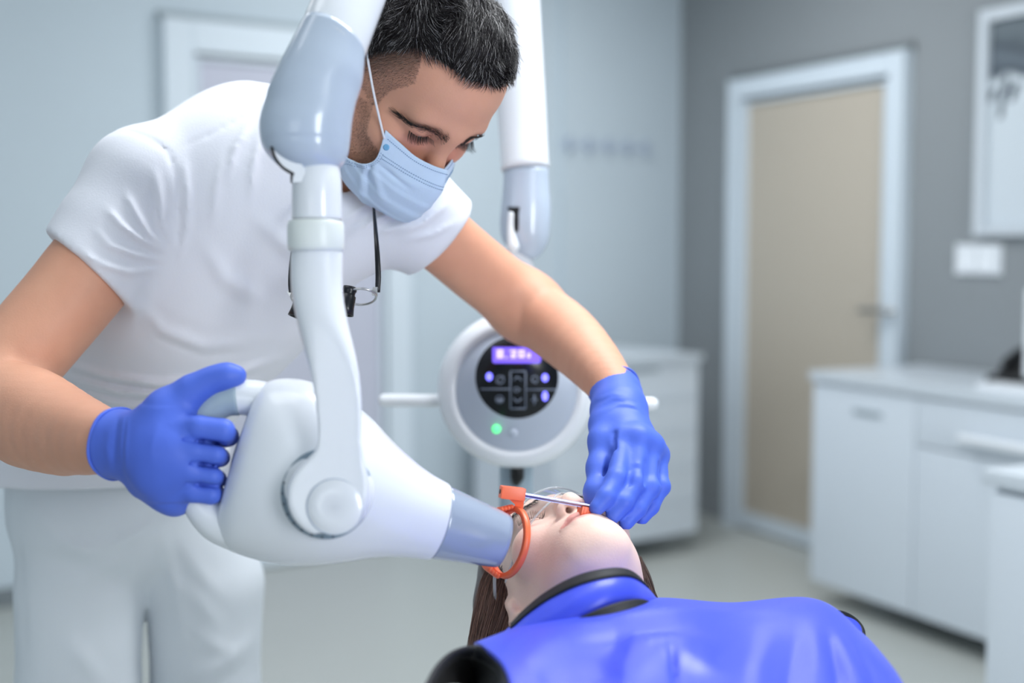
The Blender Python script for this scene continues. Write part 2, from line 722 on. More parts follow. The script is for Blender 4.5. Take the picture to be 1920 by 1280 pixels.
def door(name, d, n, s0, s1, ztop, fw, leaf, glass, side):
    """white framed glazed door lying in a wall."""
    o = struct(boxo(name, CORNER, d, n, Z, (s0, 0.0, 0.0), (s0 + fw, 0.045, ztop), 'door_white', bev=0.004))
    parts = [(s1 - fw, s1, 0, ztop), (s0 + fw, s1 - fw, ztop - fw, ztop)]
    for a, b, c, e in parts:
        boxo('frame_bar', CORNER, d, n, Z, (a, 0.0, c), (b, 0.045, e), 'door_white', o, bev=0.004)
    boxo('shadow_gap', CORNER, d, n, Z, (s0 + fw, 0.0, 0.0), (s1 - fw, 0.006, ztop - fw), 'door_gap', o)
    a, b, c, e = s0 + fw + 0.012, s1 - fw - 0.012, 0.012, ztop - fw - 0.02
    lw = leaf
    for q in ((a, a + lw, c, e), (b - lw, b, c, e), (a + lw, b - lw, e - lw * .5, e), (a + lw, b - lw, c, c + lw * 3)):
        if q[1] > q[0]:
            boxo('leaf_rail', CORNER, d, n, Z, (q[0], 0.004, q[2]), (q[1], 0.03, q[3]), 'door_white', o, bev=0.003)
    boxo('glass_panel', CORNER, d, n, Z, (a + lw, 0.008, c + lw * 3), (b - lw, 0.016, e - lw * .5), glass, o)
    return o


sa, zt = on_wall(300, 36, dB, nB)
sb, _ = on_wall(762, 600, dB, nB)
d1 = door('door_1', dB, nB, sb, sa, zt, 0.115, 0.016, 'frosted_lilac', 0)
# thin shadow list above the left door, and the panel seam beside it
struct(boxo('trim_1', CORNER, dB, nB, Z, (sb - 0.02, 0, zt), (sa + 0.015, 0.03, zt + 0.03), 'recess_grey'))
s_seam, _ = on_wall(1050, 400, dB, nB)
struct(boxo('trim_2', CORNER, dB, nB, Z, (0.0, 0, 0), (s_seam, 0.02, H_ROOM - 0.01), 'wall_paint'))
struct(boxo('baseboard_back', CORNER, dB, nB, Z, (sa + 0.01, 0, 0), (4.6, 0.014, 0.07), 'skirting'))

r0, z0 = on_wall(1381, 150, dR, nR)
r1, z1 = on_wall(1713, 97, dR, nR)
zd = 0.5 * (z0 + z1)
d2 = door('door_2', dR, nR, r0, r1, zd, 0.085, 0.024, 'frosted_beige', 0)
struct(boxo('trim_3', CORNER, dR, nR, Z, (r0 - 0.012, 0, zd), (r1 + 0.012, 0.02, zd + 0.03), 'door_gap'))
struct(boxo('baseboard_right', CORNER, dR, nR, Z, (0.02, 0, 0), (r0 - 0.03, 0.014, 0.06), 'grey_paint'))
hs, hz = on_wall(1690, 583, dR, nR)
hb = CORNER + dR * hs + Z * hz
v1 = lathe(hb + nR * 0.03, nR, [(0.0, 0.0), (0.026, 0.0), (0.026, 0.01), (0.012, 0.012), (0.011, 0.055), (0, 0.055)], 20)
v2 = tube([hb + nR * 0.08, hb + nR * 0.08 - dR * 0.06, hb + nR * 0.08 - dR * 0.15], 0.011, 10, roundcap=True)
mk('lever_handle', *join([v1, v2]), 'steel', d2)
kb = hb - Z * 0.11
mk('keyhole_rose', *lathe(kb + nR * 0.03, nR, [(0, 0), (0.026, 0), (0.026, 0.01), (0.008, 0.011), (0.007, 0.004), (0, 0.004)], 20), 'steel', d2)


# cabinets -----------------------------------------------------------------------------
def feet(root, o, ax, ay, pts, h, r=0.02):
    for a, b in pts:
        c = o + ax * a + ay * b
        mk('foot', *lathe(c, Z, [(0, 0), (r * 1.2, 0), (r * 1.2, 0.012), (r, 0.016), (r, h), (0, h)], 16), 'cabinet_white', root)


# drawer unit in the far corner
G = np.array([0.806, 5.5, 0.0])
ray = P(1040, 600, 1) - CAM
A = np.array([[ray[0], -dB[0]], [ray[1], -dB[1]]])
_, wdr = np.linalg.solve(A, G[:2])
wdr = abs(wdr)
dc = empty('drawer_cabinet', G, 'white drawer cabinet on short feet in the room corner left of the glazed door', 'cabinet')
boxo('carcass', G, dB, -nB, Z, (0, 0.02, 0.085), (wdr, 0.58, 0.835), 'cabinet_white', dc, 0.002)
boxo('top', G, dB, -nB, Z, (-0.012, -0.012, 0.838), (wdr + 0.012, 0.59, 0.862), 'worktop', dc, 0.003)
nd = 5
hd = (0.835 - 0.09) / nd
for i in range(nd):
    zz = 0.088 + i * hd
    dr = boxo('drawer', G, dB, -nB, Z, (0.004, 0, zz + 0.003), (wdr - 0.004, 0.022, zz + hd - 0.003), 'cabinet_white', dc, 0.003)
    boxo('handle_recess', G, dB, -nB, Z, (wdr * 0.3, -0.004, zz + hd - 0.032), (wdr * 0.52, 0.004, zz + hd - 0.018), 'recess_grey' if i == nd - 1 else 'cabinet_white', dr)
feet(dc, G, dB, -nB, [(0.06, 0.06), (wdr - 0.06, 0.06), (0.06, 0.5), (wdr - 0.06, 0.5)], 0.085)

# sideboard along the right wall
S0 = np.array([1.116, 4.72, 0.0])
sbd = empty('sideboard', S0, 'long white sideboard with doors and a bar handle under the framed picture', 'cabinet')
SL = 2.3
boxo('carcass', S0, dR, -nR, Z, (0, 0.02, 0.08), (SL, 0.545, 0.83), 'cabinet_white', sbd, 0.002)
boxo('top', S0, dR, -nR, Z, (-0.01, -0.01, 0.832), (SL, 0.55, 0.868), 'worktop', sbd, 0.003)


def along(px, o, d):
    q = P(px, 900, 1) - CAM
    A = np.array([[q[0], -d[0]], [q[1], -d[1]]])
    return np.linalg.solve(A, o[:2])[1]


sp = along(1714, S0, dR)
da = boxo('door', S0, dR, -nR, Z, (0.004, 0, 0.084), (sp - 0.003, 0.022, 0.826), 'cabinet_white', sbd, 0.003)
db_ = boxo('door', S0, dR, -nR, Z, (sp + 0.003, 0, 0.084), (2 * sp + 0.25, 0.022, 0.66), 'cabinet_white', sbd, 0.003)
dw = boxo('drawer', S0, dR, -nR, Z, (sp + 0.003, 0, 0.666), (2 * sp + 0.25, 0.022, 0.826), 'cabinet_white', sbd, 0.003)
boxo('door', S0, dR, -nR, Z, (2 * sp + 0.256, 0, 0.084), (SL - 0.004, 0.022, 0.826), 'cabinet_white', sbd, 0.003)
ra, rb = along(1598, S0, dR), along(1650, S0, dR)
boxo('handle_recess', S0, dR, -nR, Z, (ra, -0.004, 0.735), (rb, 0.004, 0.752), 'recess_grey', da)
ha = along(1812, S0, dR)
hz_ = 0.718
mk('bar_handle', *join([tube([S0 + dR * ha + nR * 0.03 + Z * hz_, S0 + dR * (ha + 0.5) + nR * 0.03 + Z * hz_], 0.013, 12, roundcap=True),
                        tube([S0 + dR * (ha + 0.05) + Z * hz_, S0 + dR * (ha + 0.05) + nR * 0.03 + Z * hz_], 0.007, 8),
                        tube([S0 + dR * (ha + 0.45) + Z * hz_, S0 + dR * (ha + 0.45) + nR * 0.03 + Z * hz_], 0.007, 8)]), 'handle_white', dw)
feet(sbd, S0, dR, -nR, [(0.07, 0.07), (0.07, 0.5), (SL / 2, 0.07), (SL - 0.07, 0.07), (SL - 0.07, 0.5)], 0.08, 0.022)

# near cabinet at the right edge
N0 = P(1843, 876, 2.62)
N0[2] = 0
nc = empty('base_cabinet', N0, 'plain white base cabinet with thick worktop cut off by the lower right edge', 'cabinet')
NZ = 0.88
boxo('carcass', N0, dR, -nR, Z, (0.02, 0.02, 0.0), (0.9, 0.5, NZ - 0.034), 'cabinet_white', nc, 0.002)
boxo('top', N0, dR, -nR, Z, (0, -0.004, NZ - 0.032), (0.91, 0.51, NZ), 'worktop', nc, 0.003)
boxo('door', N0, dR, -nR, Z, (0.022, 0, 0.06), (0.48, 0.022, NZ - 0.045), 'cabinet_white', nc, 0.003)
boxo('door', N0, dR, -nR, Z, (0.484, 0, 0.06), (0.9, 0.022, NZ - 0.045), 'cabinet_white', nc, 0.003)

# framed picture
pa, pz1 = on_wall(1847, 22, dR, nR)
_, pz0 = on_wall(1847, 441, dR, nR)
pw, fw = 0.62, 0.042
pc = empty('picture_frame', CORNER + dR * pa + Z * pz0, 'white framed black and white photograph hanging on the grey wall', 'picture')
for lo, hi in (((pa, 0, pz0), (pa + fw, 0.03, pz1)), ((pa + pw - fw, 0, pz0), (pa + pw, 0.03, pz1)),
               ((pa + fw, 0, pz0), (pa + pw - fw, 0.03, pz0 + fw * 0.8)), ((pa + fw, 0, pz1 - fw), (pa + pw - fw, 0.03, pz1))):
    boxo('frame_bar', CORNER, dR, nR, Z, lo, hi, 'frame_white', pc, 0.003)
pm = bpy.data.materials.new('photo_print')
pm.use_nodes = True
nt = pm.node_tree
bs = nt.nodes['Principled BSDF']
bs.inputs['Roughness'].default_value = 0.5
tc = nt.nodes.new('ShaderNodeTexCoord')
sx = nt.nodes.new('ShaderNodeSeparateXYZ')
nt.links.new(tc.outputs['Generated'], sx.inputs[0])
nz = nt.nodes.new('ShaderNodeTexNoise')
nz.inputs['Scale'].default_value = 4
nt.links.new(tc.outputs['Generated'], nz.inputs['Vector'])
ad = nt.nodes.new('ShaderNodeMath')
ad.operation = 'MULTIPLY_ADD'
ad.inputs[1].default_value = 0.16
nt.links.new(nz.outputs['Fac'], ad.inputs[0])
nt.links.new(sx.outputs['Z'], ad.inputs[2])
rp = nt.nodes.new('ShaderNodeValToRGB')
rp.color_ramp.elements[0].position = 0.0
rp.color_ramp.elements[0].color = (0.62, 0.68, 0.73, 1)
rp.color_ramp.elements[1].position = 1.0
rp.color_ramp.elements[1].color = (0.12, 0.15, 0.17, 1)
for p_, c_ in ((0.78, (0.62, 0.68, 0.72, 1)), (0.81, (0.05, 0.07, 0.09, 1)), (0.88, (0.13, 0.16, 0.19, 1)), (0.93, (0.06, 0.08, 0.1, 1))):
    e = rp.color_ramp.elements.new(p_)
    e.color = c_
nt.links.new(ad.outputs[0], rp.inputs[0])
nt.links.new(rp.outputs[0], bs.inputs['Base Color'])
MATS['photo_print'] = pm
pr = boxo('print', CORNER, dR, nR, Z, (pa + fw, 0.004, pz0 + fw * 0.8), (pa + pw - fw, 0.012, pz1 - fw), 'photo_print', pc)
# the small dark figures printed on the photograph
figs = []
for px_, py_, hh in ((1862, 180, 0.05), (1884, 182, 0.16), (1905, 172, 0.07)):
    a_, z_ = on_wall(px_, py_, dR, nR)
    o_ = CORNER + dR * a_ + Z * z_ + nR * 0.0125
    pts = [o_ + dR * x + Z * y for x, y in ((-.016, -hh / 2), (.004, -hh * .45), (.012, -.01), (.03, hh * .3), (.022, hh / 2), (.004, hh * .4), (-.012, .01))]
    figs.append(extrude(pts, nR, 0.0006))
mk('printed_figures', *join(figs), 'mark_dark', pc, smooth=False)

# light switch plate
wa, wz = on_wall(1797, 458, dR, nR)
wb, wz2 = on_wall(1879, 515, dR, nR)
sw = empty('light_switch', CORNER + dR * wa + Z * wz2, 'white double light switch plate on the grey wall below the picture', 'switch')
boxo('plate', CORNER, dR, nR, Z, (wa, 0, wz2), (wb, 0.01, wz), 'handle_white', sw, 0.003)
mid = (wa + wb) / 2
boxo('rocker', CORNER, dR, nR, Z, (wa + 0.015, 0.009, wz2 + 0.014), (mid - 0.003, 0.015, wz - 0.014), 'handle_white', sw, 0.002)
boxo('rocker', CORNER, dR, nR, Z, (mid + 0.003, 0.009, wz2 + 0.014), (wb - 0.015, 0.015, wz - 0.014), 'handle_white', sw, 0.002)


# things on the sideboard: a phone, a paper tray pad and the edge of a screen
def on_side(px, back, z=0.868):
    o = S0 - nR * back
    return o + dR * along(px, o, dR) + Z * z


q = on_side(1893, 0.33)
ph = empty('desk_phone', q, 'black desk phone tilted up on the sideboard by the right edge', 'phone')
prof = [(-0.10, 0), (0.09, 0), (0.09, 0.03), (0.03, 0.10), (0.0, 0.105), (-0.10, 0.02)]
mk('base', *extrude([q - nR * x + Z * y for x, y in prof][::1], dR, 0.17), 'plastic_black', ph, smooth=False)
mk('handset', *tube([q + dR * 0.03 - nR * 0.085 + Z * 0.09, q + dR * 0.03 - nR * 0.02 + Z * 0.112, q + dR * 0.03 + nR * 0.06 + Z * 0.07], [0.022, 0.016, 0.022], 12, n=12, roundcap=True), 'plastic_black', ph)
boxo('cable_box', q, dR, -nR, Z, (-0.07, -0.05, 0), (-0.005, 0.05, 0.022), 'rubber_black', ph, 0.004)
q = on_side(1842, 0.12)
tr = tag(boxo('paper_pad', q, dR, -nR, Z, (0, -0.04, 0), (0.22, 0.06, 0.02), 'handle_white', None, 0.003), 'white paper pad lying on the sideboard in front of the black phone', 'pad')
q = on_side(1917, 0.12)
sc_ = empty('monitor', q, 'white edged screen on a foot at the right end of the sideboard', 'monitor')
boxo('screen', q, dR, -nR, Z, (0, -0.012, 0.05), (0.5, 0.012, 0.33), 'handle_white', sc_, 0.008)
boxo('stand', q, dR, -nR, Z, (0.2, -0.01, 0.01), (0.3, 0.02, 0.1), 'handle_white', sc_, 0.003)
boxo('foot', q, dR, -nR, Z, (0.12, -0.08, 0), (0.38, 0.08, 0.012), 'handle_white', sc_, 0.003)

# coat hooks on the pale wall
h0, hz0 = on_wall(1062, 268, dB, nB, 0.02)
h1, hz1 = on_wall(1207, 281, dB, nB, 0.02)
hk = empty('coat_rack', CORNER + dB * h1 + nB * 0.02 + Z * hz1, 'row of five small grey coat hooks on the pale wall', 'coat rack')
CB = CORNER + nB * 0.02
boxo('rail', CB, dB, nB, Z, (h1 - 0.03, 0, (hz0 + hz1) / 2 - 0.008), (h0 + 0.03, 0.006, (hz0 + hz1) / 2 + 0.008), 'seam_grey', hk, 0.002)
for i in range(5):
    s_ = h1 + (h0 - h1) * i / 4
    b_ = CB + dB * s_ + Z * (hz0 + hz1) / 2 + nB * 0.006
    mk('hook', *join([tube([b_ + Z * 0.03, b_ - Z * 0.012 + nB * 0.004, b_ - Z * 0.03 + nB * 0.025, b_ - Z * 0.012 + nB * 0.045], 0.008, 8, n=12, roundcap=True),
                      tube([b_ + Z * 0.02, b_ + Z * 0.03 + nB * 0.04], 0.007, 8, roundcap=True)]), 'seam_grey', hk)

# ------------------------------------------------------------------ the X-ray machine in front
xr_o = P(600, 300, 1.11)
xr = empty('xray_machine', xr_o, 'white and grey dental X-ray machine head on a jointed arm held by the dentist', 'X-ray machine')


def ell_ring(T, B, d, w, tilt=0.0, seg=48, p=2.0):
    t, b = P(T[0], T[1], d), P(B[0], B[1], d)
    c, v = (t + b) / 2, (t - b) / 2
    n0 = nrm(np.cross(v, VF))              # axis direction lying in the picture plane, towards the right
    if n0 @ VR < 0:
        n0 = -n0
    wv = nrm(VF * math.cos(tilt) - n0 * math.sin(tilt)) * w
    th = np.linspace(0, 2 * np.pi, seg, endpoint=False)
    cs, sn = np.cos(th), np.sin(th)
    e = 2 / p
    return c + (np.sign(cs) * np.abs(cs) ** e)[:, None] * v + (np.sign(sn) * np.abs(sn) ** e)[:, None] * wv


def loft(spec, n, seg=48):
    """spec rows: Tx,Ty,Bx,By,d,w,tilt"""
    s = cr(np.array(spec, float), n)
    return [ell_ring(r[0:2], r[2:4], r[4], max(r[5], 1e-4), r[6], seg) for r in s]


TL = math.radians(17)
body = [(484, 742, 402, 990, 1.170, .020, 0), (492, 722, 410, 1012, 1.170, .034, 0), (520, 710, 445, 1036, 1.170, .050, 0), (570, 712, 515, 1055, 1.170, .064, 0),
        (632, 736, 580, 1059, 1.170, .070, 0), (690, 779, 643, 1053, 1.172, .066, .02), (734, 824, 693, 1045, 1.178, .058, .08),
        (775, 862, 735, 1042, 1.186, .049, .16), (808, 887, 768, 1044, 1.193, .0415, .24), (841, 906, 796, 1047, 1.200, .0368, TL)]
R = loft(body, 60)
c0 = R[0].mean(0)
R = [c0 + (R[0] - c0) * s + (R[0].mean(0) - R[3].mean(0)) * 0.0 for s in (0.02, 0.6, 0.9)] + R
Rl = R[-1]
cl = Rl.mean(0)
R = R + [cl + (Rl - cl) * 0.985 + nrm(R[-1].mean(0) - R[-3].mean(0)) * 0.0012, cl + (Rl - cl) * 0.93]
housing = mk('housing', *rings_mesh(R), 'plastic_white', xr)
col_ = [(839, 909, 796, 1044, 1.2005, .0352, TL), (880, 928, 838, 1050, 1.207, .0318, TL), (920, 947, 882, 1056, 1.2135, .0288, TL), (957, 965, 925, 1062, 1.220, .0254, TL)]
R = loft(col_, 16)
cl = R[-1].mean(0)
back = nrm(R[-1].mean(0) - R[0].mean(0))
R = R + [cl + (R[-1] - cl) * 0.95, cl + (R[-1] - cl) * 0.9 - back * 0.002, cl + (R[-1] - cl) * 0.86 - back * 0.045, cl + (R[-1] - cl) * 0.02 - back * 0.045]
mk('collimator_cone', *rings_mesh(R), 'collimator_grey', xr)
AX = back
# handle loop at the back of the housing
hp = [(545, 790, 1.170), (500, 756, 1.170), (458, 745, 1.168), (418, 752, 1.166), (385, 780, 1.165), (367, 830, 1.165), (362, 890, 1.166), (372, 935, 1.168), (408, 970, 1.17), (455, 984, 1.17)]
hr = [.018, .0185, .0165, .0145, .0135, .013, .013, .016, .0215, .026]
Hh = cr(np.c_[np.array([P(*a) for a in hp]), hr], 60)
cutg = 22
hw_ = mk('handle', *tube(Hh[:, :3], Hh[:, 3], 18), 'plastic_white', xr)
mk('grip_sleeve', *tube(Hh[15:43, :3], Hh[15:43, 3] * 1.05, 18), 'grip_grey', hw_)

mk('slot_liner', *tube([P(470, 772, 1.156), P(459, 812, 1.155), P(445, 850, 1.154), P(428, 905, 1.154)], [.002, .0034, .0034, .002], 10, n=20), 'scale_grey', housing)
# pivot: dark degree scale, disc, cap
pvn = -nrm(VF + 0.03 * VR)
pc_ = P(619, 920, 1.125)
mk('degree_scale', *lathe(pc_, pvn, [(0, -.02), (.0392, -.02), (.0392, 0.0215), (.0386, .0222), (.0368, .0222), (0, .0222)], 64), 'scale_grey', housing)
tk = []
for a in np.linspace(75, 290, 16):
    t = math.radians(a)
    e1 = nrm(VU * math.cos(t) - VR * math.sin(t))
    e2 = np.cross(pvn, e1)
    tk.append(fr_mesh(pc_ + pvn * .0222, e1, e2, pvn, (.0362, -.0006, 0), (.0386, .0006, .0004)))
mk('scale_marks', *join(tk), 'mark_dark', housing, smooth=False)
# yoke arm running down in front of the housing
yk = [(594, 462, 1.112, 46), (594, 500, 1.110, 46), (595, 550, 1.106, 45.5), (606, 610, 1.100, 44), (619, 660, 1.094, 43), (630, 710, 1.088, 42), (635, 770, 1.082, 42), (635, 830, 1.079, 43),
      (634, 870, 1.082, 46), (630, 900, 1.086, 52)]
S = SDF.box(P(500, 1015, 1.06) - np.array([.0, .03, .0]), P(730, 455, 1.06) + np.array([.02, .12, .02]), .0017)
q = cr(np.array([np.r_[P(a, b, c), h * c / FPX] for a, b, c, h in yk]), 24)
for i in range(len(q) - 1):
    S.cone(q[i, :3], q[i + 1, :3], q[i, 3], q[i + 1, 3], .004, 'add', (VF, .74))
yc = P(628, 921, 1.125)
S.cone(yc, yc + pvn * .030, .0355, .0355, .013)
S.cut(yc + pvn * .0425, pvn)
S.cut(P(594, 466, 1.112), VU)
v, F = S.mesh(3)
yoke = mk('yoke_arm', v, F, 'plastic_white', xr)
cc = P(643, 938, 1.125)
mk('pivot_cap', *lathe(cc, pvn, [(0, .02), (.0236, .02), (.0236, .0425), (.0230, .0432), (.0222, .0432), (.0218, .0437), (.012, .0440), (0, .0441)], 56), 'plastic_white', xr)
mk('cap_seam', *tube([cc + pvn * .0427 + .0237 * (math.cos(t) * VR + math.sin(t) * VU) for t in np.linspace(0, 2 * np.pi, 56, endpoint=False)], .0005, 6, closed=True), 'seam_grey', xr)
# rotating collar and neck
cb_ = P(592, 472, 1.112)
up_ = nrm(VU)
mk('collar', *lathe(cb_, up_, [(0, 0), (.0225, 0), (.0238, .0012), (.0245, .004), (.0247, .013), (.0245, .0225), (.0236, .0258), (.0222, .027), (0, .027)], 56), 'plastic_ivory', xr)
nk = [(594, 415, 1.112, 46.5), (594, 380, 1.112, 46.5), (594, 345, 1.113, 46), (594, 325, 1.116, 44), (593, 300, 1.12, 38), (590, 270, 1.12, 30)]
q = cr(np.array([np.r_[P(a, b, c), h * c / FPX] for a, b, c, h in nk]), 20)
neck = mk('neck', *tube(q[:, :3], q[:, 3], 40), 'plastic_white', xr)
mk('neck_seam', *tube([P(594, 413.5, 1.112) + .0212 * (math.cos(t) * VR + math.sin(t) * VF) for t in np.linspace(0, 2 * np.pi, 48, endpoint=False)], .0006, 6, closed=True), 'mark_dark', neck)
# knuckle joint (grey) and the upper tube (white)
kn = [(566, 40, 684, 108, 1.130, .0315, .42), (545, 84, 683, 126, 1.128, .034, .36), (522, 132, 679, 152, 1.124, .0365, .26), (500, 182, 670, 182, 1.122, .039, .16), (488, 226, 661, 222, 1.12, .040, .08), (489, 262, 656, 262, 1.12, .039, .03),
      (500, 288, 651, 290, 1.12, .036, 0), (522, 310, 640, 312, 1.12, .029, 0), (552, 325, 622, 326, 1.12, .018, 0), (580, 331, 602, 331, 1.12, .005, 0)]
knr = loft([(a, b, c, e, f, g, h) for a, b, c, e, f, g, h in kn], 48, 56)
knuckle = mk('knuckle', *rings_mesh(knr), 'plastic_grey', xr)
ut = [(576, 32, 686, 102, 1.131, .0318, 0), (592, -4, 720, 0, 1.138, .0300, 0)]
p0, p1 = knr[0].mean(0), P(655, 0, 1.1475)
ud = nrm(p1 - p0)
top_c = p0 + ud * ((2.74 - p0[2]) / ud[2])
ax1 = nrm(np.cross(ud, VF))
ring0 = knr[0]
cR = ring0.mean(0)
upr = [cR + (ring0 - cR) * 0.97 - ud * .008, cR + (ring0 - cR) * 0.985]
for t, s in ((.004, .995), (.02, .985), (.1, .95), (.3, .92), (.7, .90)):
    upr.append(cR + ud * t + (ring0 - cR) * s)
# straighten the section of the tube progressively
mk('upper_tube', *rings_mesh(upr + [top_c + (ring0 - cR) * .9]), 'plastic_white', xr)
mk('ceiling_mount', *lathe(top_c - Z * 0.02, Z, [(0, -.03), (.06, -.03), (.09, .0), (.1, .079), (0, .079)], 40), 'plastic_grey', xr)
# inner pivot wedge seen at the lower left of the knuckle
wp = [P(a, b, 1.094) for a, b in ((511, 276), (556, 273), (560, 292), (572, 322), (578, 340), (549, 342), (551, 326), (531, 313), (518, 296))]
mk('pivot_wedge', *extrude(wp, VF, .03), 'plastic_white', knuckle, smooth=False)
mk('gap_line', *tube([P(509, 275, 1.0935), P(516, 296, 1.0935), P(530, 314, 1.0935), P(551, 327, 1.0935)], .0013, 8, n=20), 'plastic_black', knuckle)
mk('gap_shadow', *tube([P(549, 324, 1.112), P(549, 340, 1.112)], .0022, 8, roundcap=True), 'plastic_black', knuckle)
# ------------------------------------------------------------------ control unit on its own arm
CUD = 1.74
cu_c = P(968, 730, CUD)
cu = empty('xray_control_unit', cu_c, 'round white control unit with lit black keypad hanging behind the dentist arm', 'control unit')
cn = -nrm(VF + 0.02 * VU)
px1 = CUD / FPX
mk('dish', *lathe(cu_c, cn, [(0, -.05), (.06, -.05), (.085, -.035), (146 * px1, -.01), (148 * px1, .0), (145 * px1, .012), (137 * px1, .022), (126 * px1, .028), (118 * px1, .029), (113 * px1, .0255), (0, .0255)], 72), 'plastic_white', cu)
fc = cu_c + cn * .0255
face = mk('face_plate', *lathe(fc, cn, [(0, 0), (112 * px1, 0), (111 * px1, .0015), (0, .0015)], 64), 'panel_silver', cu)
kc = fc + VR * (1 * px1) + VU * (25 * px1) + cn * .0015
key = mk('keypad', *lathe(kc, cn, [(0, 0), (77 * px1, 0), (76.5 * px1, .001), (0, .001)], 64), 'panel_black', cu)
# the keypad is seen slightly taller than wide
kf = kc + cn * .001


def kp(x, y, h=0.0):
    return kc + VR * ((x - 969) * px1) + VU * ((705 - y) * px1) + cn * (.001 + h)


def flat_rect(x0, y0, x1, y1, h, r=0.0):
    pts = []
    for cx, cy, a0 in ((x1 - r, y0 + r, 0), (x0 + r, y0 + r, 90), (x0 + r, y1 - r, 180), (x1 - r, y1 - r, 270)):
        for a in (0, 30, 60, 90):
            t = math.radians(a0 + a)
            pts.append(kp(cx + r * math.cos(t), cy - r * math.sin(t), 0))
    return extrude(pts, cn, h)


mk('display', *flat_rect(924, 645, 1013, 679, .0008, 4), 'screen_violet', key, smooth=False)
tx = []
for x0, y0, x1, y1 in ((932, 654, 937, 670), (939, 654, 944, 670), (934, 654, 942, 657), (934, 661, 942, 664), (934, 667, 942, 670), (948, 667, 951, 670),
                       (956, 655, 968, 658), (963, 655, 967, 670), (958, 661, 962, 670), (972, 655, 976, 669), (979, 655, 983, 669), (973, 655, 982, 658), (973, 666, 982, 669), (988, 661, 994, 664), (988, 666, 994, 669), (988, 661, 990, 666), (992, 664, 994, 669)):
    tx.append(flat_rect(x0, y0, x1, y1, .0012, .4))
mk('display_digits', *join(tx), 'screen_text', key, smooth=False)


def kdisc(x, y, rx, ry, h):
    return extrude([kp(x + rx * math.cos(t), y - ry * math.sin(t), 0) for t in np.linspace(0, 2 * np.pi, 20, endpoint=False)], cn, h)


for x, y, rx, ry in ((918, 704, 6, 7.5), (1021, 706, 6, 7.5), (1021, 740, 5.5, 9)):
    mk('indicator_light', *kdisc(x, y, rx, ry, .0007), 'led_blue', key, smooth=False)


def kring(x, y, r, w):
    return tube([kp(x + r * math.cos(t), y - r * math.sin(t), .0003) for t in np.linspace(0, 2 * np.pi, 20, endpoint=False)], w * px1 / 2, 6, closed=True)


def kline(a, b, w):
    return tube([kp(*a, .0003), kp(*b, .0003)], w * px1 / 2, 6)


for grp in ([kline((902, 727), (956, 727), 3)], [kline((986, 728), (1042, 728), 3)],
            [kline((957, 694), (957, 763), 3), kline((985, 694), (985, 763), 3), kline((957, 694), (985, 694), 3), kline((957, 763), (985, 763), 3)],
            [kring(938, 710, 7, 3), kline((931, 716), (945, 703), 2)], [kring(937, 746, 7, 2), kline((930, 748), (944, 748), 7)], [kring(1002, 709, 6, 2.5), kline((996, 709), (1005, 717), 2.5)],
            [kline((1001, 738), (1001, 756), 4), kline((995, 747), (1007, 747), 3)],
            [kline((963, 711), (970, 704), 3), kline((970, 704), (978, 711), 3)], [kline((963, 744), (970, 751), 3), kline((970, 751), (978, 744), 3)],
            [kring(968, 728, 4, 2.5), kline((971, 728), (976, 728), 3)],
            [kline((956, 640), (966, 632), 5), kline((966, 632), (976, 628), 4), kline((964, 641), (966, 632), 3)]):
    mk('key_symbol', *join(grp), 'icon_grey', key)
gl = fc + cn * .0015 + VR * ((931 - 968) * px1) + VU * ((730 - 801) * px1)
mk('power_light', *lathe(gl, cn, [(0, 0), (8 * px1, 0), (7.5 * px1, .002), (4 * px1, .004), (0, .0045)], 24), 'led_green', cu)
mk('release_button', *lathe(gl + VR * (32 * px1) - VU * (8 * px1), cn, [(0, 0), (9 * px1, 0), (8 * px1, .0012), (0, .0014)], 24), 'panel_silver', cu)
for sx0, sx1 in ((828, 721), (1106, 1222)):
    a, b = P(sx0, 751 + (sx0 > 1000) * 5, CUD + .02), P(sx1, 750 + (sx0 > 1000) * 7, CUD + .02)
    mk('side_handle', *tube([a, a * .9 + b * .1, b], [.0095, .009, .009], 16, roundcap=True), 'handle_white', cu)
# swan neck and arm above
ne = np.array([P(x, y, CUD + .03) for x, y in ((978, 600), (977, 560), (976, 520), (974, 495))])
mk('neck', *tube(ne, [.021, .0205, .020, .0195], 24, n=16), 'plastic_white', cu)
mk('neck_shoulder', *tube([P(974, 497, CUD + .03), P(968, 478, CUD + .028), P(964, 450, CUD + .025), P(964, 420, CUD + .022)], [.0195, .014, .0085, .008], 20, n=16, roundcap=True), 'plastic_white', cu)
jk = [(944, 322, 1029, 316, CUD + .03, .031, 0), (943, 350, 1030, 346, CUD + .03, .032, 0), (939, 390, 1033, 388, CUD + .03, .034, 0), (937, 420, 1032, 422, CUD + .03, .034, 0), (941, 448, 1028, 452, CUD + .03, .031, 0),
      (955, 468, 1018, 472, CUD + .03, .024, 0), (972, 480, 1008, 483, CUD + .03, .014, 0), (984, 485, 1000, 486, CUD + .03, .003, 0)]
jr = loft(jk, 30, 40)
jt = mk('joint_housing', *rings_mesh(jr), 'plastic_grey', cu)
sl = [P(x, y, CUD - .003) for x, y in ((951, 388), (978, 388), (974, 396), (972, 432), (965, 437), (958, 430), (955, 396))]
mk('joint_slot', *extrude(sl, VF, .012), 'plastic_black', jt, smooth=False)
mk('slot_lug', *tube([P(958, 402, CUD - .004), P(957, 430, CUD - .003), P(962, 462, CUD - .003)], [.0040, .0050, .009], 14, n=10, roundcap=True), 'plastic_white', jt)
ua, ub = P(985, 318, CUD + .03), P(966, 0, CUD + .06)
udr = nrm(ub - ua)
uc = ua + udr * ((2.74 - ua[2]) / udr[2])
tt = np.linalg.norm(uc - ua)
rows = [(0, .0335), (.004, .0345), (.01, .0335), (.1, .0345), (.24, .0348), (tt, .0350)]
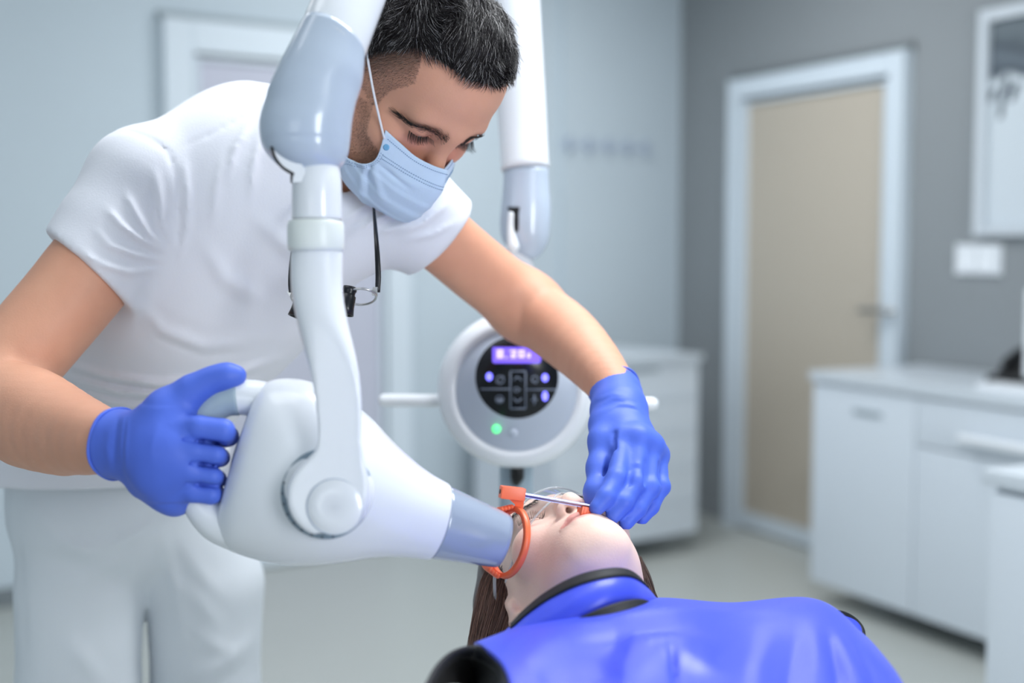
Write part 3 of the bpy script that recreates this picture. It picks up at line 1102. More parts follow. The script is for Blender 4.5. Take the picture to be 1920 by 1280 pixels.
mk('upper_tube', *tube([ua + udr * a for a, _ in rows], [b for _, b in rows], 36), 'plastic_white', cu)
mk('ceiling_mount', *lathe(uc - Z * .02, Z, [(0, -.03), (.07, -.03), (.1, 0), (.11, .079), (0, .079)], 40), 'plastic_grey', cu)
# lower tail with cable socket
mk('tail_tube', *tube([P(968, 870, CUD + .05), P(968, 960, CUD + .05), P(968, 1060, CUD + .05)], .0235, 28), 'grip_grey', cu)
mk('cable_socket', *tube([P(970, 872, CUD + .012), P(970, 894, CUD + .012), P(968, 902, CUD + .02)], [.0095, .0095, .007], 16, roundcap=True), 'plastic_black', cu)


# ------------------------------------------------------------------ people: shared pieces
def head_sdf(S, H, male=True, lids=0.0):
    M = H.M
    eu = .0060 if male else 0.0
    w = lambda l, u, f: H(l, u, f)
    c = lambda a, b, ra, rb, k, op='add', flat=None: S.cone(w(*a), w(*b), ra, rb, k, op, flat)
    e = lambda p, r, k, op='add': S.ell(w(*p), r, M, k, op)
    g = 1.0 if male else 0.94
    bk = -.006 if male else -.014
    e((0, .036, -.088 + bk), (.0745 * g + .002, .086, .098), 0)
    e((0, .045, -.050 + bk * 1.4), (.052 * g, .056, .058), .03)
    e((0, -.040, -.050), (.0585 * g, .072, .054), .03)
    for s in (-1, 1):
        e((s * .040, -.030, -.031 if male else -.026), (.022, .02, .024), .025)
        gj = .052 if male else .035
        c((s * gj, -.066, -.078), (s * .017, -.100, -.014), .016 if male else .011, .017 if male else .015, .03)
        c((s * (.056 if male else .046), -.02, -.088), (s * gj, -.068, -.078), .016 if male else .012, .015 if male else .010, .03)
    if male:
        e((0, -.085, -.045), (.042, .026, .045), .03)
    else:
        e((0, -.076, -.045), (.037, .021, .042), .025)
    e((0, -.069, -.014), (.031, .028, .025), .02)
    e((0, -.101, -.009), (.019 if male else .016, .0155, .019), .022)
    # brow, sockets, lids
    br = .0105 if male else .0072
    c((-.036, .019, -.010), (-.008, .016, .001), br, br * .9, .018)
    c((.036, .019, -.010), (.008, .016, .001), br, br * .9, .018)
    for s in (-1, 1):
        e((s * .030, -.001 + eu, .011), (.0165, .0120, .0140), .014, 'sub')
        e((s * .031, -.003 + eu, -.0120), (.0155, .0125, .0125), .005)
        # lid crease and lash line
        pts = [(-.0155, .006), (-.006, .0095), (.006, .0095), (.0155, .0055)]
        for a, b in zip(pts[:-1], pts[1:]):
            c((s * .031 + a[0], a[1] + eu, .001 - abs(a[0]) * .35), (s * .031 + b[0], b[1] + eu, .001 - abs(b[0]) * .35), .0012, .0012, .003, 'sub')
        ly = -.006 + eu
        pts = [(-.0145, ly + .002), (-.006, ly - .0015), (.006, ly - .0015), (.0145, ly + .002)]
        for a, b in zip(pts[:-1], pts[1:]):
            c((s * .031 + a[0], a[1], .0015 - abs(a[0]) * .4), (s * .031 + b[0], b[1], .0015 - abs(b[0]) * .4), .0016, .0016, .002, 'sub')
    # nose
    nl = 1.0 if male else .88
    c((0, .008, .000), (0, -.022, .014 * nl + .001), .0075, .0078 * nl, .014)
    c((0, -.022, .014 * nl), (0, -.040, .0225 * nl), .0078 * nl, .0098 * nl, .008)
    for s in (-1, 1):
        e((s * .0115 * nl, -.0445, .0125), (.0075, .0075, .0095), .006)
    c((0, -.050, .012), (0, -.041, .02), .0055, .007, .008)
    for s in (-1, 1):
        c((s * .0062, -.0545, .0165), (s * .0058, -.043, .0125), .0036, .003, .002, 'sub')
    # mouth
    for s in (-1, 1):
        c((s * .0225, -.0725, .001), (s * .010, -.0685, .0095), .0032, .0050, .006)
        c((s * .010, -.0685, .0095), (s * .003, -.0665, .0115), .0050, .0052, .005)
        c((s * .0215, -.0745, .001), (s * .009, -.0790, .0088), .0032, .0058, .006)
        c((s * .009, -.0790, .0088), (0, -.0800, .0098), .0058, .0060, .005)
        c((s * .0255, -.0735, .002), (s * .011, -.0728, .0155), .0012, .0015, .003, 'sub')
        c((s * .011, -.0728, .0155), (0, -.0735, .0175), .0015, .0017, .003, 'sub')
    e((0, -.0585, .017), (.003, .006, .003), .004, 'sub')
    # ears
    for s in (-1, 1):
        Mx = M @ np.array(Matrix.Rotation(s * -.35, 3, 'Y'))
        S.ell(w(s * .0755 * (g + .02), -.010, -.098), (.0075, .031, .019), Mx, .006)
        S.ell(w(s * .0815 * (g + .02), -.006, -.096), (.006, .020, .010), Mx, .003, 'sub')
        e((s * .071 * (g + .02), -.043, -.090), (.006, .0085, .008), .007)
        c((s * .072 * (g + .02), -.018, -.083), (s * .074 * (g + .02), -.026, -.084), .005, .004, .004)


def surf_f(Lc, l, u, r=.004):
    d = np.hypot(Lc[:, 0] - l, Lc[:, 1] - u)
    m = d < r
    return Lc[m, 2].max() if m.any() else -0.01


def in_poly(x, y, poly):
    p = np.asarray(poly, float)
    r = np.zeros(len(x), bool)
    j = len(p) - 1
    for i in range(len(p)):
        c = ((p[i, 1] > y) != (p[j, 1] > y)) & (x < (p[j, 0] - p[i, 0]) * (y - p[i, 1]) / (p[j, 1] - p[i, 1] + 1e-12) + p[i, 0])
        r ^= c
        j = i
    return r


def brows(H, Lc, pts, n, ln, wid, col, name, parent):
    out, cols = [], []
    for s in (-1, 1):
        q = cr(pts, 40)
        for _ in range(n):
            t = rng.uniform(0, 1)
            b = q[int(t * 39)]
            l, u = s * b[0], b[1] + rng.normal() * b[2]
            f = surf_f(Lc, l, u) + .0002
            dl = s * (.55 + .45 * t) * ln
            du = ln * (.55 - .9 * t) + rng.normal() * ln * .15
            f2 = surf_f(Lc, l + dl, u + du)
            out.append([H(l, u, f), H(l + dl * .5, u + du * .5, (f + f2) / 2 + .0011), H(l + dl, u + du, f2 + .0012)])
            cols.append(np.array(col) * rng.uniform(.7, 1.3))
    V, F, C = ribbons(None, out, wid, np.array(cols))
    o = mk(name, V, F, 'hair', parent, col=C)
    o['kind'] = 'stuff'
    return o


def lashes(H, Lc, n, ln, drop, name, parent, col=(.008, .006, .006), eu=0.0):
    out = []
    for s in (-1, 1):
        for i in range(n):
            t = (i + rng.uniform(-.3, .3)) / (n - 1)
            a = -.0145 + .029 * t
            l, u = s * .031 + a * s, -.006 + eu + .002 * (abs(a) / .0145) ** 2 - .0008
            f = surf_f(Lc, l, u, .003)
            k = ln * (.6 + .6 * t) * rng.uniform(.8, 1.15)
            dl = s * (t - .35) * k * .7
            out.append([H(l, u, f - .0008), H(l + dl * .5, u - drop * k * .5, f + k * .55), H(l + dl, u - drop * k * .55, f + k)])
    V, F, C = ribbons(None, out, .00032, np.tile(np.array(col), (len(out), 1)))
    o = mk(name, V, F, 'hair', parent, col=C)
    o['kind'] = 'stuff'
    return o


SK_M = np.array(lin((220, 163, 136)))
SK_W = np.array(lin((246, 212, 196)))


def skin_tint(v, base, seed, amt=.05):
    n = wav(v, 38, 1.0, seed) + .6 * wav(v, 110, 1.0, seed + 1)
    c = np.tile(base, (len(v), 1))
    c = c * (1 + amt * n[:, None] * np.array([.5, 1.0, 1.1]))
    return c


# ------------------------------------------------------------------ the dentist
HM = Head((.718, -.010, -.696), (.566, .527, .634), None, (-.0743, .2166, -1.3808))
man_o = P(230, 930, 1.74)
man_o[2] = 0
man = empty('person', man_o, 'dark haired dentist in white clothes and blue face mask bending over the patient', 'person')

TORSO = [(P(190, 925, 1.73), .143), (P(205, 850, 1.71), .138), (P(258, 715, 1.66), .118), (P(330, 590, 1.60), .128), (P(392, 485, 1.555), .143), (P(480, 385, 1.52), .135)]
TN = nrm(np.array([.30, -.92, -.25]))
SHR, SHL = P(262, 330, 1.455), P(772, 402, 1.50)
NB = P(590, 300, 1.49)
ARM_R = [(P(262, 365, 1.445), .058), (P(170, 510, 1.42), .0495), (P(60, 640, 1.395), .0485), (P(-8, 722, 1.375), .046)]
FORE_R = [(P(-8, 735, 1.372), .0455), (P(62, 780, 1.325), .0485), (P(135, 812, 1.26), .040), (P(203, 829, 1.192), .0296), (P(250, 838, 1.175), .027)]
ARM_L = [(P(775, 402, 1.50), .047), (P(822, 442, 1.525), .0405), (P(905, 512, 1.575), .0405), (P(985, 575, 1.615), .0405)]
FORE_L = [(P(990, 578, 1.612), .0405), (P(1055, 624, 1.56), .0395), (P(1105, 672, 1.50), .0335), (P(1146, 722, 1.445), .0265), (P(1162, 752, 1.42), .0255)]


def spath(S, L, k):
    q = cr(np.array([np.r_[p, r] for p, r in L]), 16)
    for i in range(len(q) - 1):
        S.cone(q[i, :3], q[i + 1, :3], q[i, 3], q[i + 1, 3], k if i == 0 else .003)


def torso_sdf(S, dr, k=.06):
    for i in range(len(TORSO) - 1):
        d0 = dr * 1.6 if dr < 0 and i < 2 else dr
        S.cone(TORSO[i][0], TORSO[i + 1][0], TORSO[i][1] + d0, TORSO[i + 1][1] + d0, k if i else 0, 'add', (TN, .78))
    S.cone(SHR + VU * -.008, P(450, 345, 1.52), .060 + dr, .076 + dr, .04)
    S.cone(P(450, 345, 1.52), SHL, .076 + dr, .050 + dr, .04)
    S.ell(P(415, 312, 1.575), (.095 + dr, .09 + dr, .080 + dr), None, .04)
    S.cone(P(470, 275, 1.55), P(560, 280, 1.50), .070 + dr, .058 + dr, .04)
    S.cone(P(600, 440, 1.50), P(700, 410, 1.50), .066 + dr, .048 + dr, .05)


fx = [(-.215, .085, .0022)]
fy = [(1.235, 1.53, .0022)]
fz = [(1.335, 1.63, .0022)]
gx = axis_lines(-.66, .22, .0052, fx)
gy = axis_lines(1.08, 2.02, .0055, fy)
gz = np.concatenate([axis_lines(-.02, .62, .02), axis_lines(.64, 1.665, .0055, fz)])
S = SDF(gx, gy, gz)
torso_sdf(S, -.036, .03)
spath(S, ARM_R, .03)
S.cone(P(140, 520, 1.43), P(70, 615, 1.41), .036, .034, .02)
spath(S, FORE_R, .016)
S.cone(P(45, 815, 1.33), P(120, 835, 1.27), .030, .022, .02)
spath(S, ARM_L, .03)
spath(S, FORE_L, .03)
# inner elbow folds
S.cone(P(975, 566, 1.568), P(989, 600, 1.570), .005, .006, .008, 'sub')
S.cone(P(992, 568, 1.568), P(998, 604, 1.575), .004, .005, .007, 'sub')
S.cone(P(35, 668, 1.340), P(110, 695, 1.352), .003, .005, .010, 'sub')
# neck
S.cone(HM(0, -.068, -.092), NB, .057, .062, .03)
# hips, legs, feet
LEG1 = [(P(160, 995, 1.73), .062), (P(146, 1280, 1.725), .064), (P(145, 1617, 1.725), .052), (P(150, 2200, 1.73), .036)]
LEG2 = [(P(340, 1000, 1.775), .062), (P(382, 1280, 1.79), .058), (P(385, 1600, 1.80), .052), (P(388, 2150, 1.83), .036)]
for Lg in (LEG1, LEG2):
    S.path([a for a, _ in Lg], [r for _, r in Lg], .015)
    S.cone(P(195, 930, 1.735), Lg[0][0], .05, .058, .02)
    an = Lg[-1][0].copy()
    S.cone([an[0], an[1], .07], [an[0] + .02, an[1] - .17, .035], .036, .03, .03)
head_sdf(S, HM, True)
v, F = S.mesh(2)
Lc = HM.loc(v)
Lm = Lc.copy()
Lm[:, 0] = -np.abs(Lm[:, 0])
U_, W_, D_ = pix(HM.O + Lm @ HM.M.T)
ishead = (np.linalg.norm(Lc - np.array([0, .02, -.08]), axis=1) < .16) & (Lc[:, 1] > -.13)
LONG = [(560, 112), (640, 104), (700, 100), (745, 92), (784, 92), (812, 106), (845, 128), (882, 152), (921, 160), (1100, 170), (1100, -500), (300, -500), (400, 60)]
SHORT = [(560, 105), (700, 95), (790, 90), (788, 120), (778, 157), (731, 170), (708, 197), (696, 196), (684, 170), (660, 150), (600, 190), (480, 210), (420, 60)]
BEARD = [(700, 195), (688, 250), (720, 300), (780, 330), (840, 420), (700, 440), (600, 330), (640, 230), (672, 180)]
mlong = in_poly(U_, W_, LONG) & ishead
mshort = in_poly(U_, W_, SHORT) & ishead & ~mlong
mbeard = in_poly(U_, W_, BEARD) & ishead
cM = skin_tint(v, SK_M, 3)
hair_c = np.array(lin((46, 38, 36)))
dots = (rng.random(len(v)) < .5)[:, None]
cM = np.where(mlong[:, None], hair_c * .6, cM)
fade = np.clip((170 - W_) / 90, 0.25, .8)[:, None]
cM = np.where(mshort[:, None], cM * (1 - fade) + np.array(lin((88, 70, 62))) * fade, cM)
cM = np.where(mbeard[:, None], cM * .80, cM)
red = np.exp(-((np.abs(Lc[:, 0]) - .03) ** 2 + (Lc[:, 1] + .025) ** 2) / .022 ** 2) * ishead * (Lc[:, 2] > -.03)
cM = cM * (1 - red[:, None] * np.array([.05, .22, .2]))
lidr = np.exp(-((np.abs(Lc[:, 0]) - .031) ** 2 / .016 ** 2 + (Lc[:, 1] + .002) ** 2 / .010 ** 2)) * ishead * (Lc[:, 2] > -.02)
cM = cM * (1 - lidr[:, None] * np.array([.06, .14, .12]))
body = mk('body', v, F, 'skin', man, col=cM)
NV = normals(v, F)
vis_face = ishead & (Lc[:, 2] > -.05)
LcF = Lc[vis_face]
brows(HM, LcF, [(.011, .0140, .0030), (.022, .0155, .0036), (.036, .0150, .0030), (.048, .0110, .0018), (.058, .0040, .0010)], 420, .0065, .00022, (.022, .016, .015), 'eyebrows', man)
lashes(HM, LcF, 46, .0085, .9, 'eyelashes', man, eu=.0060)
for s in (-1, 1):
    th = np.linspace(0, np.pi, 14)
    ce = HM(s * .031, .0025, -.0130)
    ax_ = nrm(HM.M @ np.array([0, -.75, .66]))
    mk('eye', *lathe(ce, ax_, [(max(.0118 * math.sin(t), 1e-5), -.0118 * math.cos(t)) for t in th], 24), 'eye_white', man)
    io = [(max(.0119 * math.sin(t), 1e-5), .0119 * math.cos(t)) for t in np.linspace(.5, 0, 6)]
    mk('iris', *lathe(ce, ax_, io, 20), 'iris', man)

# hair: short dark strands, longer on top
idx = np.nonzero(mlong)[0]
idx = np.concatenate([idx, idx[rng.random(len(idx)) < .6]])
n = len(idx)
jit = rng.normal(size=(n, 3)) * .0006
root = v[idx] + jit
nn = NV[idx]
comb = (HM.M @ np.array([-.25, -.1, .95]))
side = np.sign(Lc[idx, 0])[:, None] * HM.M[:, 0]
height = np.clip((Lc[idx, 1] - .055) / .06, 0, 1)
ln = (.008 + .016 * height) * np.where(Lc[idx, 2] > -.04, .62, 1.0) * rng.uniform(.75, 1.2, n)
clump = np.stack([wav(root, 130, 1, 41), wav(root, 130, 1, 42), wav(root, 130, 1, 43)], 1)
comb = comb + side * .35 * (1 - height[:, None])
dr1 = nn * .42 + comb * .75 + clump * .30 + rng.normal(size=(n, 3)) * .10
dr2 = nn * .06 + comb * .9 + clump * .55 + rng.normal(size=(n, 3)) * .12 - HM.M[:, 1] * (.30 * (1 - height[:, None]))
dr1 /= np.linalg.norm(dr1, axis=1, keepdims=True)
dr2 /= np.linalg.norm(dr2, axis=1, keepdims=True)
p1 = root + dr1 * ln[:, None] * .45
p2 = p1 + dr2 * ln[:, None] * .4
p3 = p2 + (dr2 + clump * .3 - nn * .25) * ln[:, None] * .35
grey = rng.random(n) < .12
cols = np.where(grey[:, None], np.array(lin((175, 172, 172))), np.array(lin((34, 30, 32))) * rng.uniform(.6, 1.6, (n, 1)))
V, FF, C = ribbons(None, np.stack([root - nn * .001, p1, p2, p3], 1), .00030, cols)
hr_ = mk('hair', V, FF, 'hair', man, col=C)
hr_['kind'] = 'stuff'
idx = np.repeat(np.nonzero(mshort)[0], 2)
n = len(idx)
root = v[idx] + rng.normal(size=(n, 3)) * .0008
ds = NV[idx] * .55 - HM.M[:, 1] * .75 - HM.M[:, 2] * .35 + rng.normal(size=(n, 3)) * .18
ds /= np.linalg.norm(ds, axis=1, keepdims=True)
ls = (.002 + .0045 * np.clip((150 - W_[idx]) / 60, 0, 1))[:, None]
grey = rng.random(n) < .12
cols = np.where(grey[:, None], np.array(lin((150, 140, 132))), np.array(lin((84, 66, 58))) * rng.uniform(.6, 1.4, (n, 1)))
V, FF, C = ribbons(None, np.stack([root, root + ds * ls * .5, root + ds * ls], 1), .00014, cols)
o = mk('shaved_hair', V, FF, 'hair', man, col=C)
o['kind'] = 'stuff'

idx = np.repeat(np.nonzero(mbeard)[0], 3)
n = len(idx)
root = v[idx] + rng.normal(size=(n, 3)) * .0011
ds = NV[idx] * .6 - HM.M[:, 1] * .7 + rng.normal(size=(n, 3)) * .2
V, FF, C = ribbons(None, np.stack([root, root + ds * .0006, root + ds * .0013], 1), .00013, np.array(lin((62, 48, 42))) * rng.uniform(.6, 1.4, (n, 1)))
o = mk('stubble', V, FF, 'hair', man, col=C)
o['kind'] = 'stuff'

# shirt
S = SDF(axis_lines(-.76, -.02, .0030), axis_lines(1.22, 1.98, .0045), axis_lines(.96, 1.62, .0030))
torso_sdf(S, 0)
# looser hem
S.cone(P(180, 850, 1.71), P(175, 905, 1.72), .150, .156, .03, 'add', (TN, .82))
SL_R = [(P(274, 352, 1.45), .064), (P(213, 440, 1.435), .061), (P(166, 514, 1.422), .0590), (P(130, 565, 1.41), .059)]
SL_L = [(P(775, 398, 1.50), .0535), (P(822, 442, 1.525), .0500), (P(862, 480, 1.55), .050)]
SF = [([(118, 684), (205, 708), (300, 722), (420, 712), (520, 672)], 0.0097, 9), ([(110, 704), (220, 735), (330, 744), (470, 728)], 0.0088, 8),
      ([(122, 694), (205, 717), (300, 731), (420, 721), (500, 690)], -0.0046, 4), ([(115, 716), (220, 746), (330, 755), (450, 742)], -0.0039, 4), ([(150, 748), (240, 773), (330, 790), (440, 784)], -0.0032, 4), ([(260, 575), (300, 634), (380, 665), (460, 658)], -0.0022, 7),
      ([(140, 735), (240, 762), (330, 778), (460, 770)], 0.0071, 9), ([(250, 560), (300, 620), (380, 650), (470, 640)], 0.0051, 14),
      ([(320, 470), (280, 440), (255, 400), (235, 360)], 0.0068, 6), ([(318, 478), (268, 452), (225, 420), (200, 390)], 0.0068, 6), ([(314, 490), (255, 478), (205, 460), (180, 430)], 0.0059, 6),
      ([(330, 470), (305, 420), (300, 370), (290, 320)], 0.0059, 6), ([(306, 505), (240, 510), (190, 495), (150, 470)], 0.0051, 6),
      ([(345, 300), (352, 360), (350, 430), (336, 490)], 0.0051, 6), ([(470, 230), (440, 280), (425, 340)], 0.0051, 7), ([(490, 250), (475, 310), (470, 380)], 0.0051, 7),
      ([(420, 290), (405, 350), (400, 420)], 0.0043, 8), ([(640, 420), (690, 380), (720, 350)], 0.0051, 7), ([(655, 440), (710, 410), (750, 390)], 0.0068, 6), ([(700, 440), (745, 425), (790, 410)], 0.0059, 6),
      ([(740, 440), (790, 420), (840, 380)], 0.0068, 6), ([(760, 450), (810, 440), (860, 415)], 0.0051, 5), ([(470, 400), (560, 480), (600, 520)], 0.0051, 16), ([(380, 450), (420, 520), (500, 570)], 0.0043, 16),
      ([(20, 868), (100, 862), (200, 872)], 0.0051, 10), ([(0, 840), (90, 842), (180, 850)], 0.0051, 10),
      # seams: armhole and yoke seam, sleeve hem stitch
      ([(200, 248), (245, 246), (285, 262), (316, 285), (330, 330), (334, 390), (330, 440), (318, 482)], -0.0025, 3.2), ([(318, 286), (400, 250), (465, 215), (505, 205)], -0.0017, 2.6),
      ([(112, 438), (150, 480), (200, 513), (254, 530)], -0.0014, 2.6), ([(470, 168), (482, 190), (486, 218)], -0.0024, 3)]
ax_r = nrm(ARM_R[2][0] - ARM_R[1][0])
hemp = P(169, 511, 1.42)
ax_l = nrm(ARM_L[2][0] - ARM_L[1][0])
hlp = P(822, 442, 1.525)
for pth, cp, cnm, rin in ((SL_R, hemp, nrm(ax_r - .12 * VR), .0525), (SL_L, hlp, nrm(ax_l * .6 + nrm(P(860, 480, 1.5) - P(820, 440, 1.5)) * .6), .0438)):
    S2 = SDF(S.x, S.y, S.z)
    S2.path([a for a, _ in pth], [r for _, r in pth], .03)
    S2.cut(cp, cnm)
    S2.cone(cp + cnm * .035, cp + cnm * .09, rin, rin, .003, 'sub')
    kk = .022
    hh = np.maximum(kk - np.abs(S.f - S2.f), 0)
    S.f = np.minimum(S.f, S2.f) - hh * hh / (4 * kk)
S.displace(lambda p: folds(p, SF, 1.72) + wav(p, 22, .0022, 5) + wav(p, 60, .0008, 6))
S.cut(P(100, 893, 1.68), -Z)
S.cone(P(192, 870, 1.715), P(188, 950, 1.73), .141, .141, .003, 'sub', (TN, .8))
S.cone(P(568, 320, 1.488), HM(0, -.04, -.09), .055, .085, .006, 'sub')
v, F = S.mesh(2)
shirt = mk('shirt', v, F, 'shirt_cotton', man)
# neckband and sleeve hems
nbc, nba = P(576, 300, 1.492), nrm(HM(0, -.04, -.09) - P(568, 320, 1.488))
e1 = nrm(np.cross(nba, VF))
e2 = np.cross(nba, e1)
mk('neckband', *tube([nbc + .063 * (math.cos(t) * e1 + math.sin(t) * e2) for t in np.linspace(0, 2 * np.pi, 40, endpoint=False)], .0065, 10, ref=nba, flat=1.6, closed=True), 'shirt_cotton', shirt)

# trousers
S = SDF(axis_lines(-.78, -.28, .0062), axis_lines(1.50, 2.02, .0075), np.concatenate([axis_lines(.03, .6, .016), axis_lines(.62, 1.1, .0062)]))
S.cone(P(196, 900, 1.735), P(202, 950, 1.735), .124, .126, 0, 'add', (TN, .85))
S.cone(P(155, 960, 1.725), P(300, 950, 1.765), .085, .075, .03)
T1 = [(P(160, 985, 1.725), .090), (P(151, 1110, 1.725), .084), (P(145, 1280, 1.725), .083), (P(147, 1617, 1.725), .075), (P(150, 2180, 1.73), .068)]
T2 = [(P(335, 985, 1.775), .080), (P(381, 1100, 1.79), .080), (P(385, 1280, 1.80), .074), (P(385, 1617, 1.80), .07), (P(388, 2140, 1.83), .064)]
for T in (T1, T2):
    S.path([a for a, _ in T], [r for _, r in T], .007)
TF = [([(40, 930), (110, 1010), (180, 1050), (225, 1055)], .006, 16), ([(300, 975), (250, 1005), (190, 1030), (140, 1032)], .008, 11), ([(295, 990), (230, 1050), (150, 1090), (90, 1100)], .005, 14),
      ([(270, 1000), (262, 1060), (230, 1110), (180, 1140)], .004, 14), ([(300, 985), (318, 1060), (335, 1130), (345, 1230)], .006, 9), ([(330, 1000), (370, 1070), (420, 1120)], .004, 14),
      ([(330, 1080), (380, 1140), (420, 1190)], .004, 14), ([(345, 1160), (400, 1210), (450, 1230)], .004, 13), ([(120, 1190), (160, 1240), (200, 1290)], .005, 16),
      ([(480, 1190), (430, 1240), (370, 1270)], .004, 12), ([(218, 900), (219, 960), (216, 1030)], -.003, 3), ([(30, 905), (40, 1050), (52, 1280)], -.003, 3), ([(40, 1010), (110, 1030), (190, 1020)], .004, 12)]
S.displace(lambda p: folds(p, TF, 1.80) + wav(p, 20, .003, 15) + wav(p, 55, .001, 16))
for T in (T1, T2):
    a = T[-1][0]
    S.cut([a[0], a[1], .075], -Z, [a[0] - .1, a[1] - .1, 0], [a[0] + .1, a[1] + .1, .12])
v, F = S.mesh(2)
mk('trousers', v, F, 'trouser_cotton', man)
for Lg in (LEG1, LEG2):
    an = Lg[-1][0]
    S = SDF.box((an[0] - .08, an[1] - .26, -.002), (an[0] + .12, an[1] + .1, .14), .005)
    S.cone([an[0], an[1] + .02, .055], [an[0] + .02, an[1] - .17, .042], .047, .043, 0)
    S.cone([an[0], an[1], .05], [an[0], an[1], .10], .046, .046, .02)
    S.cut([0, 0, .004], -Z)
    v, F = S.mesh(1)
    sh = mk('shoe', v, F, 'shoe_white', man)
    S = SDF.box((an[0] - .08, an[1] - .26, -.006), (an[0] + .12, an[1] + .1, .04), .005)
    S.cone([an[0], an[1] + .02, .045], [an[0] + .02, an[1] - .17, .04], .052, .049, 0)
    S.cut([0, 0, .024], Z)
    S.cut([0, 0, .002], -Z)
    v, F = S.mesh(1)
    mk('sole', v, F, 'sole_grey', sh)


# gloves --------------------------------------------------------------------------------
def fist():
    S = SDF.box(P(115, 1010, 1.10) - np.array([.03, .02, .02]), P(475, 645, 1.10) + np.array([0, .20, .0]), .0016)
    q = lambda a, b, d: P(a, b, d)
    # back of the hand
    S.path([q(250, 837, 1.172), q(292, 842, 1.158), q(330, 852, 1.153)], [.0265, .032, .035], 0)
    kn = [(306, 800, 1.150), (296, 846, 1.146), (298, 888, 1.150), (318, 922, 1.158)]
    S.path([q(*a) for a in kn], [.0165, .017, .0165, .0145], .02)
    for a in kn:
        S.cone(q(250, 838, 1.170), q(*a), .018, .0145, .012)
    fing = [[(306, 803, 1.148), (372, 802, 1.136), (418, 808, 1.139), (428, 818, 1.162), (395, 822, 1.188)],
            [(298, 846, 1.146), (365, 846, 1.133), (404, 852, 1.136), (414, 858, 1.160), (382, 862, 1.188)],
            [(300, 887, 1.149), (360, 886, 1.136), (398, 892, 1.139), (408, 898, 1.162), (378, 900, 1.188)],
            [(318, 920, 1.156), (362, 922, 1.144), (396, 926, 1.146), (406, 926, 1.166), (380, 926, 1.186)]]
    rad = [[.0130, .0112, .0110, .0096, .0090], [.0122, .0095, .0093, .0086, .0082], [.0120, .0093, .0091, .0083, .0080], [.0115, .0092, .0090, .0080, .0076]]
    for i, (a, r) in enumerate(zip(fing, rad)):
        S2 = [q(*p) for p in a]
        for j in range(len(S2) - 1):
            S.cone(S2[j], S2[j + 1], r[j], r[j + 1], .006 if j == 0 else .002)
    # thumb lying along the top of the grip
    S.path([q(272, 806, 1.163), q(318, 768, 1.160), q(362, 732, 1.158), q(398, 712, 1.158), q(428, 704, 1.158), q(446, 704, 1.159)], [.019, .0180, .0122, .0090, .0086, .0070], .014)
    S.cone(q(318, 778, 1.158), q(330, 810, 1.155), .016, .014, .014)
    S.cone(q(330, 935, 1.168), q(275, 900, 1.170), .015, .018, .014)
    # grooves between fingers
    for pts in ([(340, 824), (378, 827), (432, 835)], [(345, 866), (378, 870), (426, 877)], [(345, 905), (376, 908), (420, 912)]):
        for dd in (1.127, 1.132, 1.137, 1.142):
            S.path([q(a, b, dd) for a, b in pts], [.0008, .0019, .0022], .002, 'sub')
    # cuff
    S.cone(q(258, 838, 1.172), q(206, 830, 1.190), .0312, .0335, .008)
    F_ = [([(222, 775), (216, 830), (214, 888)], -.0012, 4), ([(232, 778), (226, 836), (224, 890)], .0014, 3), ([(240, 780), (236, 836), (236, 893)], .0012, 3),
          ([(205, 800), (200, 840), (206, 880)], .001, 5), ([(300, 790), (285, 830), (282, 870)], .001, 8)]
    S.displace(lambda p: folds(p, F_, 1.19) + wav(p, 90, .0004, 25), .012)
    cutp = q(217, 831, 1.187)
    a_ = nrm(q(258, 838, 1.172) - q(206, 831, 1.190))
    S.cut(cutp, -a_)
    S.cone(cutp - a_ * .01, cutp + a_ * .006, .0303, .0300, .001, 'sub')
    v, F = S.mesh(2)
    return v, F, cutp, a_, .0330


v, F, c_, a_, r_ = fist()
gl1 = mk('glove', v, F, 'glove_nitrile', man)
e1 = nrm(np.cross(a_, Z))
e2 = np.cross(a_, e1)
mk('cuff_roll', *tube([c_ + a_ * .0005 + (r_ + .0006 * math.sin(5 * t)) * (math.cos(t) * e1 + math.sin(t) * e2) for t in np.linspace(0, 2 * np.pi, 48, endpoint=False)], .0016, 8, closed=True), 'glove_nitrile', gl1)


